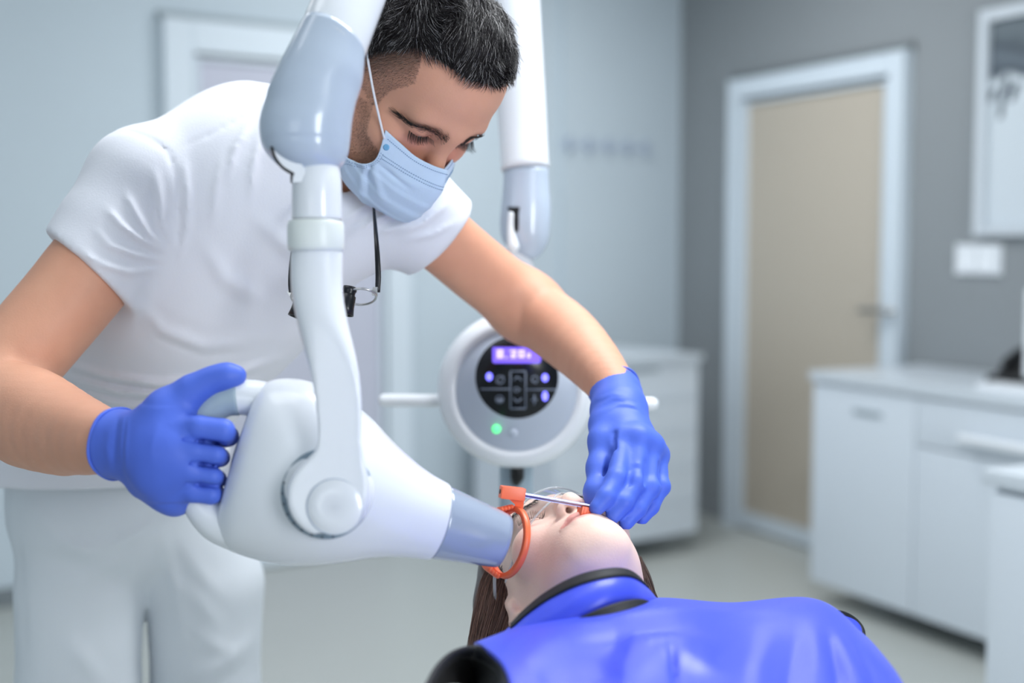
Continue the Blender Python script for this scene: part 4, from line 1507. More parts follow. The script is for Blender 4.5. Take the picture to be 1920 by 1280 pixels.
def pinch():
    lo = np.minimum(P(1080, 1010, 1.25), P(1270, 690, 1.25)) - np.array([0, .02, .0])
    hi = np.maximum(P(1080, 1010, 1.25), P(1270, 690, 1.25)) + np.array([.02, .24, .035])
    S = SDF.box(lo, hi, .0016)
    q = lambda a, b, d: P(a, b, d)
    wr = q(1158, 752, 1.425)
    mc = [(1168, 822, 1.348), (1196, 824, 1.345), (1219, 836, 1.352), (1233, 852, 1.366)]
    S.cone(q(1158, 748, 1.428), q(1160, 768, 1.405), .0255, .0260, 0)
    for a, r0, r1 in zip(mc, (.0205, .021, .020, .017), (.0128, .0135, .0130, .0115)):
        S.cone(q(1163, 775, 1.402), q(*a), r0, r1, .012)
    S.path([q(*a) for a in mc], [.0122, .0128, .0122, .0108], .010)
    fing = [[mc[0], (1157, 898, 1.299), (1136, 932, 1.280), (1119, 952, 1.274)],
            [mc[1], (1192, 906, 1.304), (1170, 942, 1.286), (1150, 966, 1.281)],
            [mc[2], (1221, 914, 1.316), (1196, 955, 1.298), (1174, 980, 1.290)],
            [mc[3], (1241, 912, 1.336), (1222, 950, 1.322), (1203, 973, 1.314)]]
    rad = [[.0118, .0096, .0090, .0078], [.0118, .0094, .0089, .0079], [.0112, .0088, .0082, .0074], [.0098, .0080, .0075, .0066]]
    for a, r in zip(fing, rad):
        p = [q(*t) for t in a]
        for j in range(3):
            S.cone(p[j], p[j + 1], r[j] * 1.04, r[j + 1] * 1.04, .006 if j == 0 else .004)
        S.ell(p[1], r[1] * 1.0, None, .006)
    # thumb on the far left side, leaving the palm near the wrist
    S.path([q(1140, 775, 1.398), q(1127, 826, 1.355), q(1121, 877, 1.332), q(1115, 922, 1.306), q(1112, 944, 1.298)], [.0175, .0122, .0102, .0093, .0078], .012)
    S.cone(q(1135, 795, 1.378), q(1160, 815, 1.366), .0165, .015, .012)
    # valleys between fingers
    S.path([q(1153, 812, 1.338), q(1148, 845, 1.326), q(1142, 885, 1.318), q(1133, 908, 1.308)], [.002, .0042, .0050, .003], .004, 'sub')
    S.path([q(1185, 864, 1.306), q(1178, 905, 1.292)], [.002, .0032], .004, 'sub')
    S.path([q(1213, 864, 1.316), q(1208, 905, 1.300)], [.002, .003], .004, 'sub')
    S.path([q(1236, 870, 1.332), q(1234, 905, 1.318)], [.0018, .0026], .004, 'sub')
    # cuff around the wrist
    ct = q(1152, 728, 1.448)
    S.cone(ct, q(1162, 770, 1.404), .0296, .0272, .010)
    S.cone(q(1162, 770, 1.404), q(1166, 800, 1.378), .0272, .020, .012)
    F_ = [([(1112, 752), (1150, 738), (1185, 742)], .0016, 4), ([(1116, 764), (1150, 746), (1195, 748)], .0014, 3.5), ([(1122, 775), (1160, 757), (1205, 762)], .0016, 3.5), ([(1160, 748), (1190, 760), (1208, 775)], .0014, 3.5),
          ([(1150, 812), (1146, 830), (1150, 850)], .0012, 4), ([(1155, 808), (1152, 826), (1155, 846)], -.0009, 2), ([(1160, 806), (1157, 822), (1160, 840)], .0009, 2),
          ([(1186, 872), (1195, 868), (1204, 872)], .001, 2.5), ([(1184, 880), (1194, 876), (1204, 880)], -.0008, 2)]
    S.displace(lambda p: folds(p, F_, 1.44) + wav(p, 90, .0003, 26), .012)
    a_ = nrm(q(1162, 772, 1.402) - ct)
    S.cut(ct, -a_)
    S.cone(ct - a_ * .01, ct + a_ * .006, .0272, .0270, .001, 'sub')
    v, F = S.mesh(7)
    return v, F, ct, a_, .0290


v, F, c_, a_, r_ = pinch()
gl2 = mk('glove', v, F, 'glove_nitrile', man)
e1 = nrm(np.cross(a_, Z))
e2 = np.cross(a_, e1)
mk('cuff_roll', *tube([c_ + a_ * .0005 + (r_ + .0006 * math.sin(5 * t)) * (math.cos(t) * e1 + math.sin(t) * e2) for t in np.linspace(0, 2 * np.pi, 48, endpoint=False)], .0014, 8, closed=True), 'glove_nitrile', gl2)

# face mask
half = [[(-.0605, -.016, -.018), (-.045, -.017, -.002), (-.030, -.018, .012), (-.014, -.014, .025), (0, -.011, .031)],
        [(-.0595, -.046, -.003), (-.051, -.043, .007), (-.035, -.040, .022), (-.016, -.036, .037), (0, -.034, .044)],
        [(-.0650, -.066, -.012), (-.055, -.064, .004), (-.039, -.064, .024), (-.018, -.062, .040), (0, -.062, .046)],
        [(-.070, -.085, -.038), (-.057, -.090, -.006), (-.039, -.092, .019), (-.018, -.092, .035), (0, -.092, .040)],
        [(-.056, -.112, -.036), (-.047, -.112, -.014), (-.032, -.112, .004), (-.015, -.110, .016), (0, -.109, .020)]]
net = np.array([[HM(*p) for p in r] + [HM(-p[0] - .004, p[1] - .010 * (1 - k_ / 4), p[2] - .006) for p in r[-2::-1]] for k_, r in enumerate(half)])
G_ = bicubic(net, 48, 90)
N_ = np.cross(np.gradient(G_, axis=0), np.gradient(G_, axis=1))
N_ /= np.linalg.norm(N_, axis=2, keepdims=True)
if (N_[24, 45] @ HM.M[:, 2]) < 0:
    N_ = -N_
MF = [([(690, 300), (681, 325), (679, 358), (685, 387)], .0028, 6), ([(698, 303), (706, 330), (713, 358), (722, 372)], .0026, 6), ([(706, 303), (735, 328), (771, 354)], -.0022, 4), ([(700, 300), (690, 330), (692, 370)], -.0022, 4),
      ([(740, 330), (775, 345), (800, 352)], .0012, 8)]
pts = G_.reshape(-1, 3)
dsp = folds(pts, MF, 1.45).reshape(48, 90)
# three flat pleats across the mask
vv = np.linspace(0, 1, 48)[:, None] * np.ones((1, 90))
for y0 in (.42, .58, .74):
    dsp = dsp + .0011 * np.clip((vv - y0) / .03, 0, 1) * np.clip((y0 + .14 - vv) / .11, 0, 1)
G_ = G_ + N_ * dsp[..., None]
order = G_ if (np.cross(G_[25, 45] - G_[24, 45], G_[24, 46] - G_[24, 45]) @ N_[24, 45]) > 0 else G_[:, ::-1]
mask = mk('face_mask', *grid_surface(order, .0012), 'mask_blue', man)
stt = []
for row, c0, c1 in ((2.2, 3, 87), (8.5, 4, 86), (10.0, 4, 86)):
    i0 = int(row)
    line = (G_[i0] * (1 - row + i0) + G_[i0 + 1] * (row - i0)) + N_[i0] * .0016
    fine = cr(line[c0:c1], 260)
    for k_ in range(0, 256, 4):
        stt.append(tube([fine[k_], fine[k_ + 2]], .00034, 4))
for cc_, dens in ((2, 30), (4, 30), (85, 30), (87, 30)):
    fine = cr(G_[8:46, cc_] + N_[8:46, cc_] * .0016, 120)
    for k_ in range(0, 118, 4):
        stt.append(tube([fine[k_], fine[k_ + 1]], .00034, 4))
st = mk('stitching', *join(stt), 'mask_stitch', mask, smooth=False)
st['kind'] = 'stuff'
for sgn, cI in ((-1, 4), (1, 85)):
    b_ = G_[5, cI]
    mk('weld_spot', *lathe(b_, N_[5, cI], [(0, 0), (.0034, 0), (.0034, .0017), (.0022, .0021), (0, .0016)], 20), 'mask_weld', mask)
    top_, low_ = G_[3, 1 if sgn < 0 else 88], G_[40, 1 if sgn < 0 else 88]
    lp = [top_ + N_[3, 4] * .0015, HM(sgn * .072, -.002, -.050), HM(sgn * .0785, .014, -.080), HM(sgn * .078, .020, -.103), HM(sgn * .0735, -.004, -.124), HM(sgn * .072, -.045, -.105), HM(sgn * .071, -.075, -.075), low_]
    mk('ear_loop', *tube(lp, .0013, 8, n=40), 'elastic_white', mask)

# loupe glasses hanging at his chest
lo_ = P(610, 560, 1.36)
lg = empty('loupe_glasses', lo_, 'dentist loupe glasses with black temples hanging below the white shirt collar', 'glasses')
mk('temple', *tube([P(701, 392, 1.42), P(704, 430, 1.385), P(707, 470, 1.365), P(709, 515, 1.36), P(708, 548, 1.36)], [.0016, .0022, .0027, .0030, .0027], 10, n=24, ref=VF, flat=.6), 'loupe_black', lg)
mk('temple', *tube([P(549, 470, 1.352), P(546, 500, 1.352), P(545, 530, 1.352), P(546, 548, 1.352)], [.0020, .0025, .0028, .0026], 10, n=24, ref=VF, flat=.6), 'loupe_black', lg)
mk('neck_cord', *tube([P(549, 472, 1.352), P(552, 440, 1.36), P(566, 370, 1.42), P(585, 330, 1.44)], .0012, 8, n=24), 'loupe_black', lg)
mk('neck_cord', *tube([P(701, 393, 1.42), P(695, 370, 1.435), P(675, 345, 1.44), P(655, 335, 1.445)], .0012, 8, n=24), 'loupe_black', lg)
for pts_ in ([(699, 538), (708, 538), (707, 556), (697, 553)], [(538, 546), (550, 549), (556, 558), (546, 560)]):
    mk('hinge', *extrude([P(a, b, 1.357) for a, b in pts_], VF, .004), 'wire_silver', lg, smooth=False)
for cx, rx in ((676, 29), (574, 28)):
    mk('lens_rim', *tube([P(cx + rx * math.cos(t), 556 + 15 * math.sin(t), 1.356 + .012 * math.sin(t)) for t in np.linspace(0, 2 * np.pi, 40, endpoint=False)], .0013, 8, closed=True), 'wire_silver', lg)
mk('bridge', *tube([P(602, 552, 1.354), P(625, 545, 1.352), P(648, 552, 1.354)], .0014, 8, n=12), 'wire_silver', lg)
for (x0, y0), (x1, y1) in (((655, 545), (646, 590)), ((570, 552), (556, 594))):
    a, b = P(x0, y0, 1.35), P(x1, y1, 1.345)
    u_ = nrm(b - a)
    L_ = np.linalg.norm(b - a)
    mk('loupe_barrel', *lathe(a, u_, [(0, -.004), (.0075, -.004), (.0078, 0), (.0068, .002), (.0068, .005), (.0082, .006), (.0085, L_ * .7), (.0095, L_), (.0085, L_), (.008, L_ - .002), (0, L_ - .002)], 28), 'loupe_black', lg)

# ------------------------------------------------------------------ the patient
HW = Head((.927, .179, -.330), (-.363, .135, -.909), None, (.0469, -.1765, -1.3433))
pat_o = P(1190, 1300, 1.15)
pat = empty('person', pat_o, 'brown haired patient lying back with face up under the blue apron', 'person')
NKB = P(1165, 1235, 1.215)
SHR2, SHL2 = P(985, 1345, 1.10), P(1470, 1290, 1.21)
PEL = NKB + np.array([.17, -.56, -.05])
S = SDF(axis_lines(-.30, .66, .008, [(-.07, .20, .0022)]), axis_lines(-.62, 1.62, .01, [(1.10, 1.58, .0022)]), axis_lines(.55, 1.18, .008, [(.90, 1.17, .0022)]))
UPW = np.array([0, 0, 1.0])
S.cone(NKB + np.array([.05, -.12, -.075]), PEL + np.array([0, 0, -.03]), .135, .14, 0, 'add', (UPW, .5))
S.cone(SHR2 + np.array([.03, 0, -.02]), SHL2 + np.array([-.03, 0, -.02]), .045, .045, .03)
S.cone(HW(-.006, -.075, -.088), NKB + np.array([-.022, -.01, -.035]), .041, .044, .025)
for a, off in ((SHR2, -.05), (SHL2, .06)):
    el = a + np.array([off + .06, -.26, -.05])
    S.path([a, el, np.array([el[0] * .6 + PEL[0] * .4, el[1] - .19, el[2] + .06])], [.042, .036, .028], .02)
for s in (-1, 1):
    h_ = PEL + np.array([s * .085, 0, -.01])
    S.path([h_, h_ + np.array([.10, -.42, .01]), h_ + np.array([.16, -.60, -.12])], [.085, .058, .045], .04)
head_sdf(S, HW, False)
v, F = S.mesh(2)
Lw = HW.loc(v)
hd_ = (np.linalg.norm(Lw - np.array([0, -.01, -.07]), axis=1) < .17)
cW = skin_tint(v, SK_W, 13, .035)
al = np.abs(Lw[:, 0])
lip = hd_ & (Lw[:, 2] > -.004) & (al < .026)
lt = np.clip(1 - ((Lw[:, 1] + .0735) / (.0105 * (1 - (al / .027) ** 2) + .0008)) ** 2, 0, 1) * lip
cW = cW * (1 - np.clip(lt * 1.6, 0, 1)[:, None] * .8) + np.array(lin((226, 146, 140))) * (np.clip(lt * 1.6, 0, 1)[:, None] * .8)
ch = np.exp(-((al - .042) ** 2 + (Lw[:, 1] + .035) ** 2) / .024 ** 2) * hd_ * (Lw[:, 2] > -.05)
cW = cW * (1 - ch[:, None] * np.array([.02, .13, .12]))
lidr = np.exp(-((al - .031) ** 2 / .016 ** 2 + (Lw[:, 1] + .002) ** 2 / .010 ** 2)) * hd_ * (Lw[:, 2] > -.02)
cW = cW * (1 - lidr[:, None] * np.array([.12, .2, .18]))
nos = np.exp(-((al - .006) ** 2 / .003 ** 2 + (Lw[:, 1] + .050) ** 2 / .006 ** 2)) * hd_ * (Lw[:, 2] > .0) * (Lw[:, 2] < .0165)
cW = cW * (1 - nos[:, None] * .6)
mk('body', v, F, 'skin', pat, col=cW)
LwF = Lw[hd_ & (Lw[:, 2] > -.05)]
brows(HW, LwF, [(.012, .0150, .0014), (.026, .0185, .0014), (.040, .0190, .0010), (.052, .0130, .0006)], 260, .006, .00026, (.03, .02, .016), 'eyebrows', pat)
lashes(HW, LwF, 40, .0095, .35, 'eyelashes', pat, (.012, .008, .006))
for s in (-1, 1):
    ce = HW(s * .031, -.0035, -.0140)
    th = np.linspace(0, np.pi, 12)
    mk('eye', *lathe(ce, HW.M[:, 2], [(max(.0118 * math.sin(t), 1e-5), -.0118 * math.cos(t)) for t in th], 20), 'eye_white', pat)

# hair: a cap on the skull and long strands falling back and down
S = SDF(axis_lines(-.12, .26, .0035), axis_lines(1.15, 1.62, .0035), axis_lines(.80, 1.18, .0035))
S.ell(HW(0, .036, -.090), (.079, .092, .101), HW.M, 0)
S.cut(HW(0, .0, -.078), HW.M @ np.array([0, -.35, .94]))
HB = [(P(952, 1090, 1.41), .026), (P(935, 1135, 1.39), .022), (P(928, 1190, 1.36), .021), (P(925, 1250, 1.33), .020)]
S.path([a for a, _ in HB], [r for _, r in HB], .02)
S.path([P(962, 1110, 1.385), P(956, 1160, 1.36), P(940, 1215, 1.33)], [.011, .011, .011], .02)
S.path([P(1180, 1075, 1.40), P(1200, 1110, 1.36), P(1209, 1150, 1.34)], [.012, .009, .009], .02)
v, F = S.mesh(2)
hc = np.tile(np.array(lin((66, 48, 42))), (len(v), 1))
hb = mk('hair', v, F, 'hair', pat, col=hc)


def hair_guides(a, b, n, spread, depth):
    """a, b: polylines (px,py,d) at the two edges of a lock; strands fill in between."""
    A = cr(np.array([P(*p) for p in a]), 12)
    B = cr(np.array([P(*p) for p in b]), 12)
    t = rng.beta(.9, .9, n)[:, None, None]
    base = A[None] * (1 - t) + B[None] * t
    lay = rng.uniform(-1, .25, n)[:, None, None]
    bulge = (-VF * depth)[None, None] * (4 * t * (1 - t)) ** .5
    off = rng.normal(size=(n, 1, 3)) * spread + rng.normal(size=(n, 1, 3)) * spread * np.linspace(0, 1, 12)[None, :, None] ** 2 * 1.6
    ph = rng.uniform(0, 6.28, (n, 1, 3))
    wv = np.sin(np.linspace(0, 5, 12)[None, :, None] + ph) * spread * .55
    return base + bulge * (.55 + .45 * lay) + off + wv


hs = [hair_guides([(930, 1045, 1.375), (906, 1090, 1.365), (893, 1140, 1.345), (885, 1190, 1.325), (881, 1235, 1.305)], [(985, 1070, 1.35), (988, 1105, 1.35), (982, 1145, 1.335), (962, 1190, 1.31), (940, 1235, 1.29)], 3000, .0014, .026),
      hair_guides([(945, 1045, 1.365), (925, 1100, 1.352), (915, 1150, 1.34), (908, 1235, 1.30)], [(990, 1085, 1.352), (992, 1110, 1.345), (988, 1140, 1.335), (975, 1175, 1.315)], 700, .0022, .016),
      hair_guides([(1184, 1050, 1.37), (1192, 1085, 1.325), (1199, 1120, 1.305), (1206, 1150, 1.30)], [(1198, 1045, 1.38), (1214, 1080, 1.345), (1226, 1115, 1.325), (1235, 1150, 1.32)], 800, .0012, .006)]
hs = np.concatenate(hs)
base_c = np.array(lin((98, 72, 62)))
hi = rng.random((len(hs), 1))
cols = base_c * rng.uniform(.5, 1.3, (len(hs), 1)) + np.where(hi > .9, np.array(lin((120, 92, 76))) * .7, 0)
V, FF, C = ribbons(None, hs, .00045, cols)
o = mk('hair_strands', V, FF, 'hair', hb, col=C)
o['kind'] = 'stuff'
# fine stray hairs along the cheek
st_ = hair_guides([(985, 1095, 1.345), (1000, 1108, 1.335), (1012, 1128, 1.32)], [(975, 1075, 1.35), (992, 1082, 1.335), (1005, 1100, 1.325)], 26, .002, .0)
V, FF, C = ribbons(None, st_, .00018, np.tile(base_c, (len(st_), 1)))
o = mk('stray_hair', V, FF, 'hair', hb, col=C)
o['kind'] = 'stuff'

# clear safety glasses on the patient
gg = empty('safety_glasses', HW(0, 0, .02), 'clear wraparound safety glasses on the patient face behind the orange ring', 'glasses')
lsx = np.linspace(-.072, .072, 49)


def lens_pt(l, u, o=0):
    f = .0205 - 10.5 * l * l - .9e3 * l ** 4
    return HW(l, u, f + o - .10 * (u + .005))


lo_u = lambda l: -.030 + .016 * math.exp(-(l / .012) ** 2) + .012 * (abs(l) / .072) ** 4
hi_u = lambda l: .020 - .006 * (abs(l) / .072) ** 3
G_ = np.array([[lens_pt(l, lo_u(l) * (1 - t) + hi_u(l) * t) for l in lsx] for t in np.linspace(0, 1, 12)])
mk('lens', *grid_surface(G_, .0016), 'clear_lens', gg)
mk('lens_edge', *tube([lens_pt(l, lo_u(l)) for l in lsx], .0011, 8), 'clear_edge', gg)
mk('lens_edge', *tube([lens_pt(l, hi_u(l)) for l in lsx], .0012, 8), 'clear_edge', gg)
for s in (-1, 1):
    a = lens_pt(s * .071, -.002)
    pth = [a, HW(s * .0765, .000, -.052), HW(s * .0785, .004, -.085), HW(s * .0775, .002, -.115)]
    tp = mk('temple_arm', *tube(pth, [.0035, .0032, .003, .002], 12, n=20, ref=HW.M[:, 0], flat=.5), 'clear_edge', gg)
    if s < 0:
        b_ = HW(-.0785, -.001, -.042)
        mk('printed_label', *lathe(b_, -HW.M[:, 0], [(0, 0), (.005, 0), (.005, .0006), (0, .0006)], 20), 'white_print', tp)
        rd = []
        for x_, y_ in ((.0, .0012), (.0, -.0018)):
            rd.append(fr_mesh(b_ - HW.M[:, 0] * .0006 + HW.M[:, 1] * x_ + HW.M[:, 2] * y_, HW.M[:, 1], HW.M[:, 2], -HW.M[:, 0], (-.0016, -.0005, 0), (.0016, .0005, .0003)))
        mk('red_marks', *join(rd), 'red_print', tp, smooth=False)

# orange aiming ring holder with metal rod and bite block
rc = P(949, 1015, 1.245)
hld = empty('sensor_holder', rc, 'orange aiming ring with metal rod and bite block held at the patient mouth', 'X-ray holder')
RT = nrm(.957 * VR - .29 * VU + math.tan(math.radians(27)) * VF)
up0 = nrm(VU - RT * (VU @ RT))
prof = [(.0302, .0010), (.0306, .0004), (.0346, .0004), (.0352, .0006), (.0354, .0058), (.0347, .0066), (.0308, .0066), (.0302, .0060)]
th = np.linspace(0, 2 * np.pi, 72, endpoint=False)
sidev = np.cross(RT, up0)
if sidev @ VF < 0:
    sidev = -sidev                       # points to the far side of the ring
RR = [rc + RT * h + r * (np.cos(th)[:, None] * up0 + np.sin(th)[:, None] * sidev) for r, h in prof]
mk('aiming_ring', *rings_mesh(RR, closed=True), 'orange_plastic', hld)
# stepped cup on the far half of the ring, facing the cone
ta = np.linspace(math.radians(4), math.radians(184), 44)
for k_, (r_, h_) in enumerate(((.0338, -.0012), (.0324, -.0046), (.0310, -.0080), (.0297, -.0114))):
    pth = [rc + RT * h_ + r_ * (math.cos(t) * up0 + math.sin(t) * sidev) for t in ta]
    mk('cup_step', *tube(pth, .0026, 10, ref=RT, flat=.85, roundcap=True), 'orange_plastic', hld)
# arm from ring up to the sleeve
vs, fs = extrude([P(a, b, 1.252) for a, b in ((962, 958), (972, 964), (981, 952), (984, 926), (975, 922), (955, 936), (966, 946))], VF, .008)
mk('ring_stem', vs, fs, 'orange_plastic', hld, smooth=False)
sa_, sb_ = P(938, 921, 1.246), P(983, 926, 1.252)
sd = nrm(sb_ - sa_)
su = nrm(VU - sd * (VU @ sd))
sn_ = np.cross(sd, su)
Ls = np.linalg.norm(sb_ - sa_)
slv = boxo('sleeve', sa_, sd, su, sn_, (0, -.0065, -.006), (Ls, .0058, .006), 'orange_plastic', hld, .0016)
mk('sleeve_hole', *extrude([sa_ - sd * .0002 + .0024 * (math.cos(t) * su + math.sin(t) * sn_) for t in np.linspace(0, 2 * np.pi, 12, endpoint=False)], -sd, .0003), 'plastic_black', slv, smooth=False)
ra_, rb_ = P(980, 927, 1.252), P(1106, 949, 1.276)
rdv = nrm(rb_ - ra_)
ru = nrm(VU - rdv * (VU @ rdv))
ru = ru * math.cos(.6) + np.cross(rdv, ru) * math.sin(.6) * (1 if np.cross(rdv, ru) @ VF < 0 else -1)
boxo('rod', ra_, rdv, ru, np.cross(rdv, ru), (0, -.0016, -.0012), (np.linalg.norm(rb_ - ra_), .0016, .0012), 'rod_metal', hld, .0004)
bb = P(1097, 958, 1.278)
bu = nrm(VU - rdv * (VU @ rdv))
bn = np.cross(rdv, bu)
blk = boxo('bite_block', bb, rdv, bu, bn, (-.0062, -.0065, -.006), (.0075, .0048, .006), 'orange_plastic', hld, .0012)
for k_ in (-.0035, .0, .0035):
    boxo('ridge', bb, rdv, bu, bn, (k_ - .0006, -.0066, -.0066), (k_ + .0006, .0045, .0066), 'orange_plastic', blk, .0003)

# blue protective apron -------------------------------------------------------------------
ap = empty('protective_apron', P(1230, 1200, 1.1), 'shiny royal blue protective apron with black trim laid over the patient chest', 'apron')
rows = [
    [(930, 1300, 1.19), (1010, 1290, 1.24), (1090, 1270, 1.27), (1230, 1240, 1.30), (1370, 1225, 1.31), (1510, 1215, 1.32), (1570, 1240, 1.31)],
    [(905, 1238, 1.155), (1000, 1200, 1.195), (1090, 1170, 1.215), (1230, 1145, 1.25), (1370, 1150, 1.265), (1515, 1140, 1.275), (1592, 1190, 1.265)],
    [(893, 1215, 1.110), (1000, 1176, 1.150), (1090, 1150, 1.165), (1230, 1132, 1.20), (1370, 1138, 1.215), (1520, 1127, 1.22), (1600, 1180, 1.215)],
    [(915, 1228, 1.055), (1010, 1192, 1.080), (1110, 1169, 1.085), (1240, 1146, 1.115), (1380, 1154, 1.135), (1545, 1143, 1.150), (1632, 1210, 1.140)],
    [(948, 1264, .985), (1040, 1240, 1.01), (1150, 1222, 1.015), (1275, 1212, 1.03), (1415, 1220, 1.05), (1590, 1212, 1.05), (1690, 1290, 1.03)],
    [(965, 1345, .905), (1075, 1335, .92), (1195, 1325, .93), (1330, 1322, .94), (1480, 1322, .945), (1655, 1330, .94), (1770, 1420, .91)],
    [(975, 1500, .80), (1110, 1490, .81), (1260, 1480, .82), (1420, 1478, .825), (1590, 1480, .825), (1780, 1500, .82), (1910, 1600, .79)],
    [(985, 1800, .66), (1170, 1790, .665), (1370, 1790, .67), (1580, 1790, .67), (1790, 1800, .67), (2020, 1830, .665), (2180, 1960, .64)],
    [(960, 2500, .50), (1250, 2500, .50), (1540, 2500, .50), (1830, 2500, .50), (2120, 2500, .50), (2420, 2560, .50), (2600, 2750, .48)]]
net = np.array([[P(*p) for p in r] for r in rows])
G_ = bicubic(net, 150, 130)
N_ = np.cross(np.gradient(G_, axis=0), np.gradient(G_, axis=1))
N_ /= np.linalg.norm(N_, axis=2, keepdims=True)
if N_[60, 60][2] < 0:
    N_ = -N_
AF = [([(1000, 1285), (1080, 1240), (1150, 1215), (1185, 1225)], -0.0070, 34), ([(1020, 1330), (1130, 1270), (1170, 1265)], -0.0050, 34), ([(1170, 1290), (1230, 1225), (1300, 1215), (1340, 1250)], 0.0053, 34),
      ([(1255, 1225), (1262, 1260), (1268, 1310)], -0.0033, 8), ([(1268, 1230), (1300, 1250), (1350, 1265)], 0.0023, 14), ([(1420, 1330), (1425, 1260), (1450, 1190)], 0.0023, 18), ([(1470, 1340), (1480, 1270), (1495, 1190)], -0.0027, 16),
      ([(1525, 1330), (1535, 1260), (1530, 1180)], 0.0030, 16), ([(1570, 1340), (1570, 1270), (1550, 1190)], -0.0027, 12), ([(1620, 1340), (1600, 1260), (1568, 1190)], 0.0033, 12), ([(1660, 1340), (1635, 1270), (1590, 1195)], -0.0027, 11),
      ([(1700, 1340), (1668, 1270), (1612, 1200)], 0.0027, 11), ([(1100, 1168), (1250, 1155), (1400, 1160), (1500, 1150)], 0.0030, 14), ([(1040, 1215), (1200, 1190), (1330, 1195)], -0.0030, 14)]
pts = G_.reshape(-1, 3)
G_ = G_ + N_ * (folds(pts, AF) + wav(pts, 14, .003, 31) + wav(pts, 34, .0006, 32)).reshape(150, 130, 1)
order = G_ if (np.cross(G_[61, 60] - G_[60, 60], G_[60, 61] - G_[60, 60]) @ N_[60, 60]) > 0 else G_[:, ::-1]
mk('apron_sheet', *grid_surface(order, .004), 'apron_vinyl', ap)
# right armhole: black binding and dark lining
edge = [(800, 1290, .985), (822, 1254, 1.02), (848, 1230, 1.05), (875, 1222, 1.075), (903, 1226, 1.075), (926, 1241, 1.045), (943, 1262, 1.005), (950, 1300, .955), (952, 1360, .90)]
ew = cr(np.array([P(*p) for p in edge]), 50)
wsz = cr(np.array([[.003], [.004], [.0045], [.0055], [.0065], [.0068], [.0068], [.0068], [.0068]]), 50)[:, 0]
mk('armhole_trim', *tube(ew, wsz, 14, ref=VF, flat=.55), 'trim_black', ap)
ctr = P(890, 1330, 1.06)
LG = np.array([ew * (1 - t) + (ctr + VF * .03) * t + (VF * .035 * math.sin(t * 2.2))[None] for t in np.linspace(0.0, .95, 12)])
mk('armhole_lining', *grid_surface(LG, .003), 'top_black', ap)
# left shoulder edge
le = [(1556, 1150, 1.222), (1580, 1153, 1.235), (1600, 1164, 1.24), (1613, 1180, 1.235), (1616, 1200, 1.22), (1612, 1225, 1.20)]
lw_ = cr(np.array([P(*p) for p in le]), 30)
mk('shoulder_trim', *tube(lw_, .0042, 12, ref=VF, flat=.6), 'trim_black', ap)
LG = np.array([lw_ + (-.030 * VR - .006 * VU) * t + (-VF) * .006 * math.sin(t * 3.14) for t in np.linspace(0, 1, 6)])
mk('shoulder_flap', *grid_surface(LG, .003), 'apron_vinyl', ap)
# stand up collar
ct = [(934, 1203, 1.150), (962, 1178, 1.150), (990, 1149, 1.148), (1030, 1117, 1.140), (1080, 1090, 1.130), (1130, 1076, 1.130), (1168, 1074, 1.145), (1192, 1087, 1.170), (1214, 1112, 1.20), (1232, 1140, 1.235)]
cb = [(948, 1212, 1.118), (980, 1200, 1.112), (1015, 1185, 1.105), (1055, 1172, 1.10), (1100, 1160, 1.10), (1145, 1146, 1.11), (1185, 1136, 1.13), (1210, 1134, 1.16), (1230, 1140, 1.20), (1245, 1160, 1.24)]
tp_ = cr(np.array([P(*p) for p in ct]), 60)
bt_ = cr(np.array([P(*p) for p in cb]), 60)
bk = nrm(NKB - HW(0, -.075, -.085))
CG = []
for t in np.linspace(0, 1, 14):
    CG.append(tp_ * (1 - t) + bt_ * t - VF * .010 * math.sin(t * math.pi) + VU * .003 * math.sin(t * math.pi))
CG = np.array(CG)
N1 = np.cross(CG[1, 30] - CG[0, 30], CG[0, 31] - CG[0, 30])
clr = mk('collar', *grid_surface(CG if N1 @ VF < 0 else CG[:, ::-1], .0035), 'apron_vinyl', ap)
CN = np.cross(np.gradient(CG, axis=0), np.gradient(CG, axis=1))
CN /= np.linalg.norm(CN, axis=2, keepdims=True)
CN = np.where((CN @ VF)[..., None] < 0, CN, -CN)
TO = CG + CN * .0048
TG = np.array([CG[0] - (CG[1] - CG[0]) * .4 + CN[0] * .002, TO[0] - (CG[1] - CG[0]) * .3, TO[0] * .5 + TO[1] * .5, TO[1], TO[2], TO[3]])
mk('collar_trim', *grid_surface(TG if np.cross(TG[1, 30] - TG[0, 30], TG[0, 31] - TG[0, 30]) @ VF < 0 else TG[:, ::-1], .0016), 'trim_black', clr)
# back of the collar closes behind the neck
bkp = cr(np.array([P(*p) for p in ((1232, 1140, 1.235), (1236, 1200, 1.29), (1180, 1262, 1.335), (1080, 1290, 1.33), (985, 1272, 1.26), (942, 1222, 1.175), (934, 1203, 1.150))]), 40)
BG = np.array([bkp - VU * .0 - VF * t * .03 - np.array([0, 0, .02]) * t for t in np.linspace(0, 1, 5)])
mk('collar_back', *grid_surface(BG, .003), 'apron_vinyl', ap)
# stitches along the collar trim
stt = []
for i in range(2, 57):
    a, b = TG[5, i] * .6 + TG[4, i] * .4 - VF * .0021, TG[5, i + 1] * .6 + TG[4, i + 1] * .4 - VF * .0021
    stt.append(tube([a * .85 + b * .15, a * .4 + b * .6], .00035, 4))
o = mk('stitching', *join(stt), 'thread', clr, smooth=False)
o['kind'] = 'stuff'
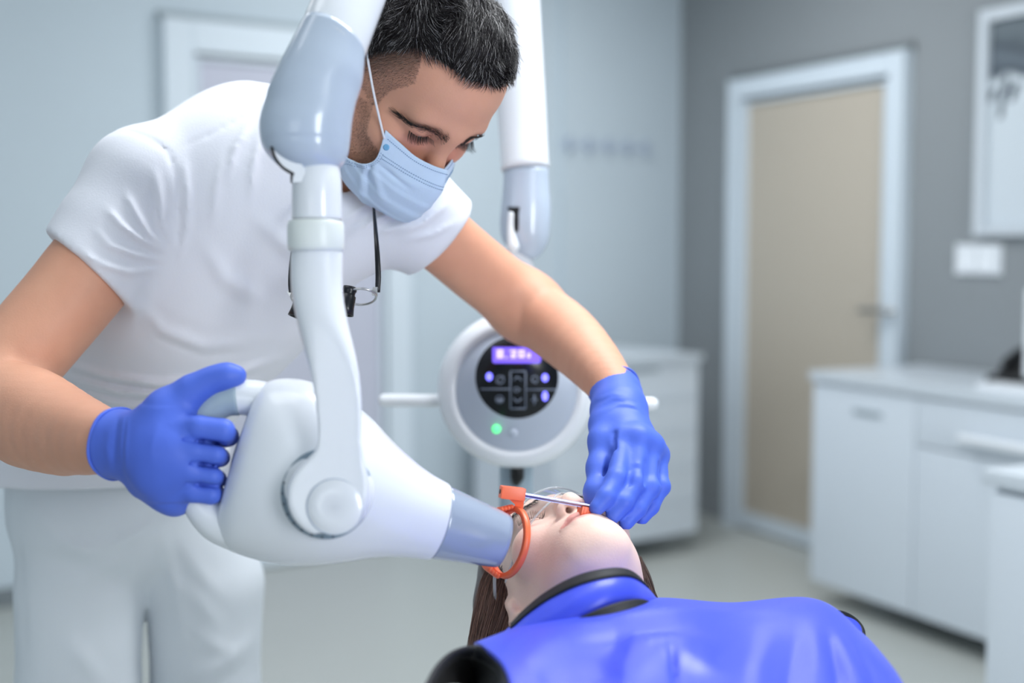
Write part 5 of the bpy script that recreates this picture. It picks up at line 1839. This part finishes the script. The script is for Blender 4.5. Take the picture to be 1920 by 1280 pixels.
# black closure band in the gap below the collar
ft = [(1068, 1171, 1.093), (1100, 1152, 1.090), (1140, 1136, 1.095), (1175, 1127, 1.108), (1203, 1125, 1.13), (1228, 1135, 1.165)]
fb = [(1070, 1174, 1.090), (1100, 1170, 1.086), (1140, 1158, 1.088), (1178, 1147, 1.098), (1205, 1140, 1.12), (1229, 1138, 1.16)]
a = cr(np.array([P(*p) for p in ft]), 40)
b = cr(np.array([P(*p) for p in fb]), 40)
FG = np.array([a * (1 - t) + b * t for t in np.linspace(0, 1, 6)])
bandm = mk('closure_band', *grid_surface(FG if np.cross(FG[1, 20] - FG[0, 20], FG[0, 21] - FG[0, 20]) @ VF < 0 else FG[:, ::-1], .002), 'trim_black', ap)
stt = []
for i in range(3, 36):
    q0, q1 = FG[1, i] - VF * .0022, FG[1, i + 1] - VF * .0022
    stt.append(tube([q0 * .85 + q1 * .15, q0 * .4 + q1 * .6], .00035, 4))
o = mk('stitching', *join(stt), 'thread', bandm, smooth=False)
o['kind'] = 'stuff'

# dental chair under the patient, hidden by the apron
chx = NKB[0] + .04
ch_o = np.array([.32, .35, 0])
chair = empty('dental_chair', ch_o, 'grey dental chair the patient lies on below the blue apron', 'chair')
mk('base', *lathe(ch_o, Z, [(0, 0), (.30, 0), (.30, .03), (.27, .05), (.1, .07), (.08, .10), (.08, .58), (0, .58)], 36), 'plastic_ivory', chair)


def cushion(name, a, b, wdt, thk, m='chair_vinyl'):
    S = SDF.box(np.minimum(a, b) - wdt - .02, np.maximum(a, b) + wdt + .02, .014)
    S.cone(a, b, wdt, wdt * .95, 0, 'add', (UPW, thk / wdt))
    v, F = S.mesh(1)
    return mk(name, v, F, m, chair)


cushion('backrest', np.array([.13, 1.05, .785]), np.array([.27, .55, .755]), .19, .055)
cushion('seat', np.array([.28, .50, .735]), np.array([.34, .10, .72]), .21, .06)
cushion('leg_rest', np.array([.36, .05, .715]), np.array([.45, -.40, .60]), .19, .05)
cushion('headrest', HW(.0, -.02, -.235) + np.array([.0, -.02, -.005]), HW(.0, .05, -.235) + np.array([.0, 0, -.005]), .075, .035)
mk('headrest_bar', *tube([np.array([.12, 1.10, .78]), HW(.0, .0, -.245)], .014, 12), 'steel', chair)
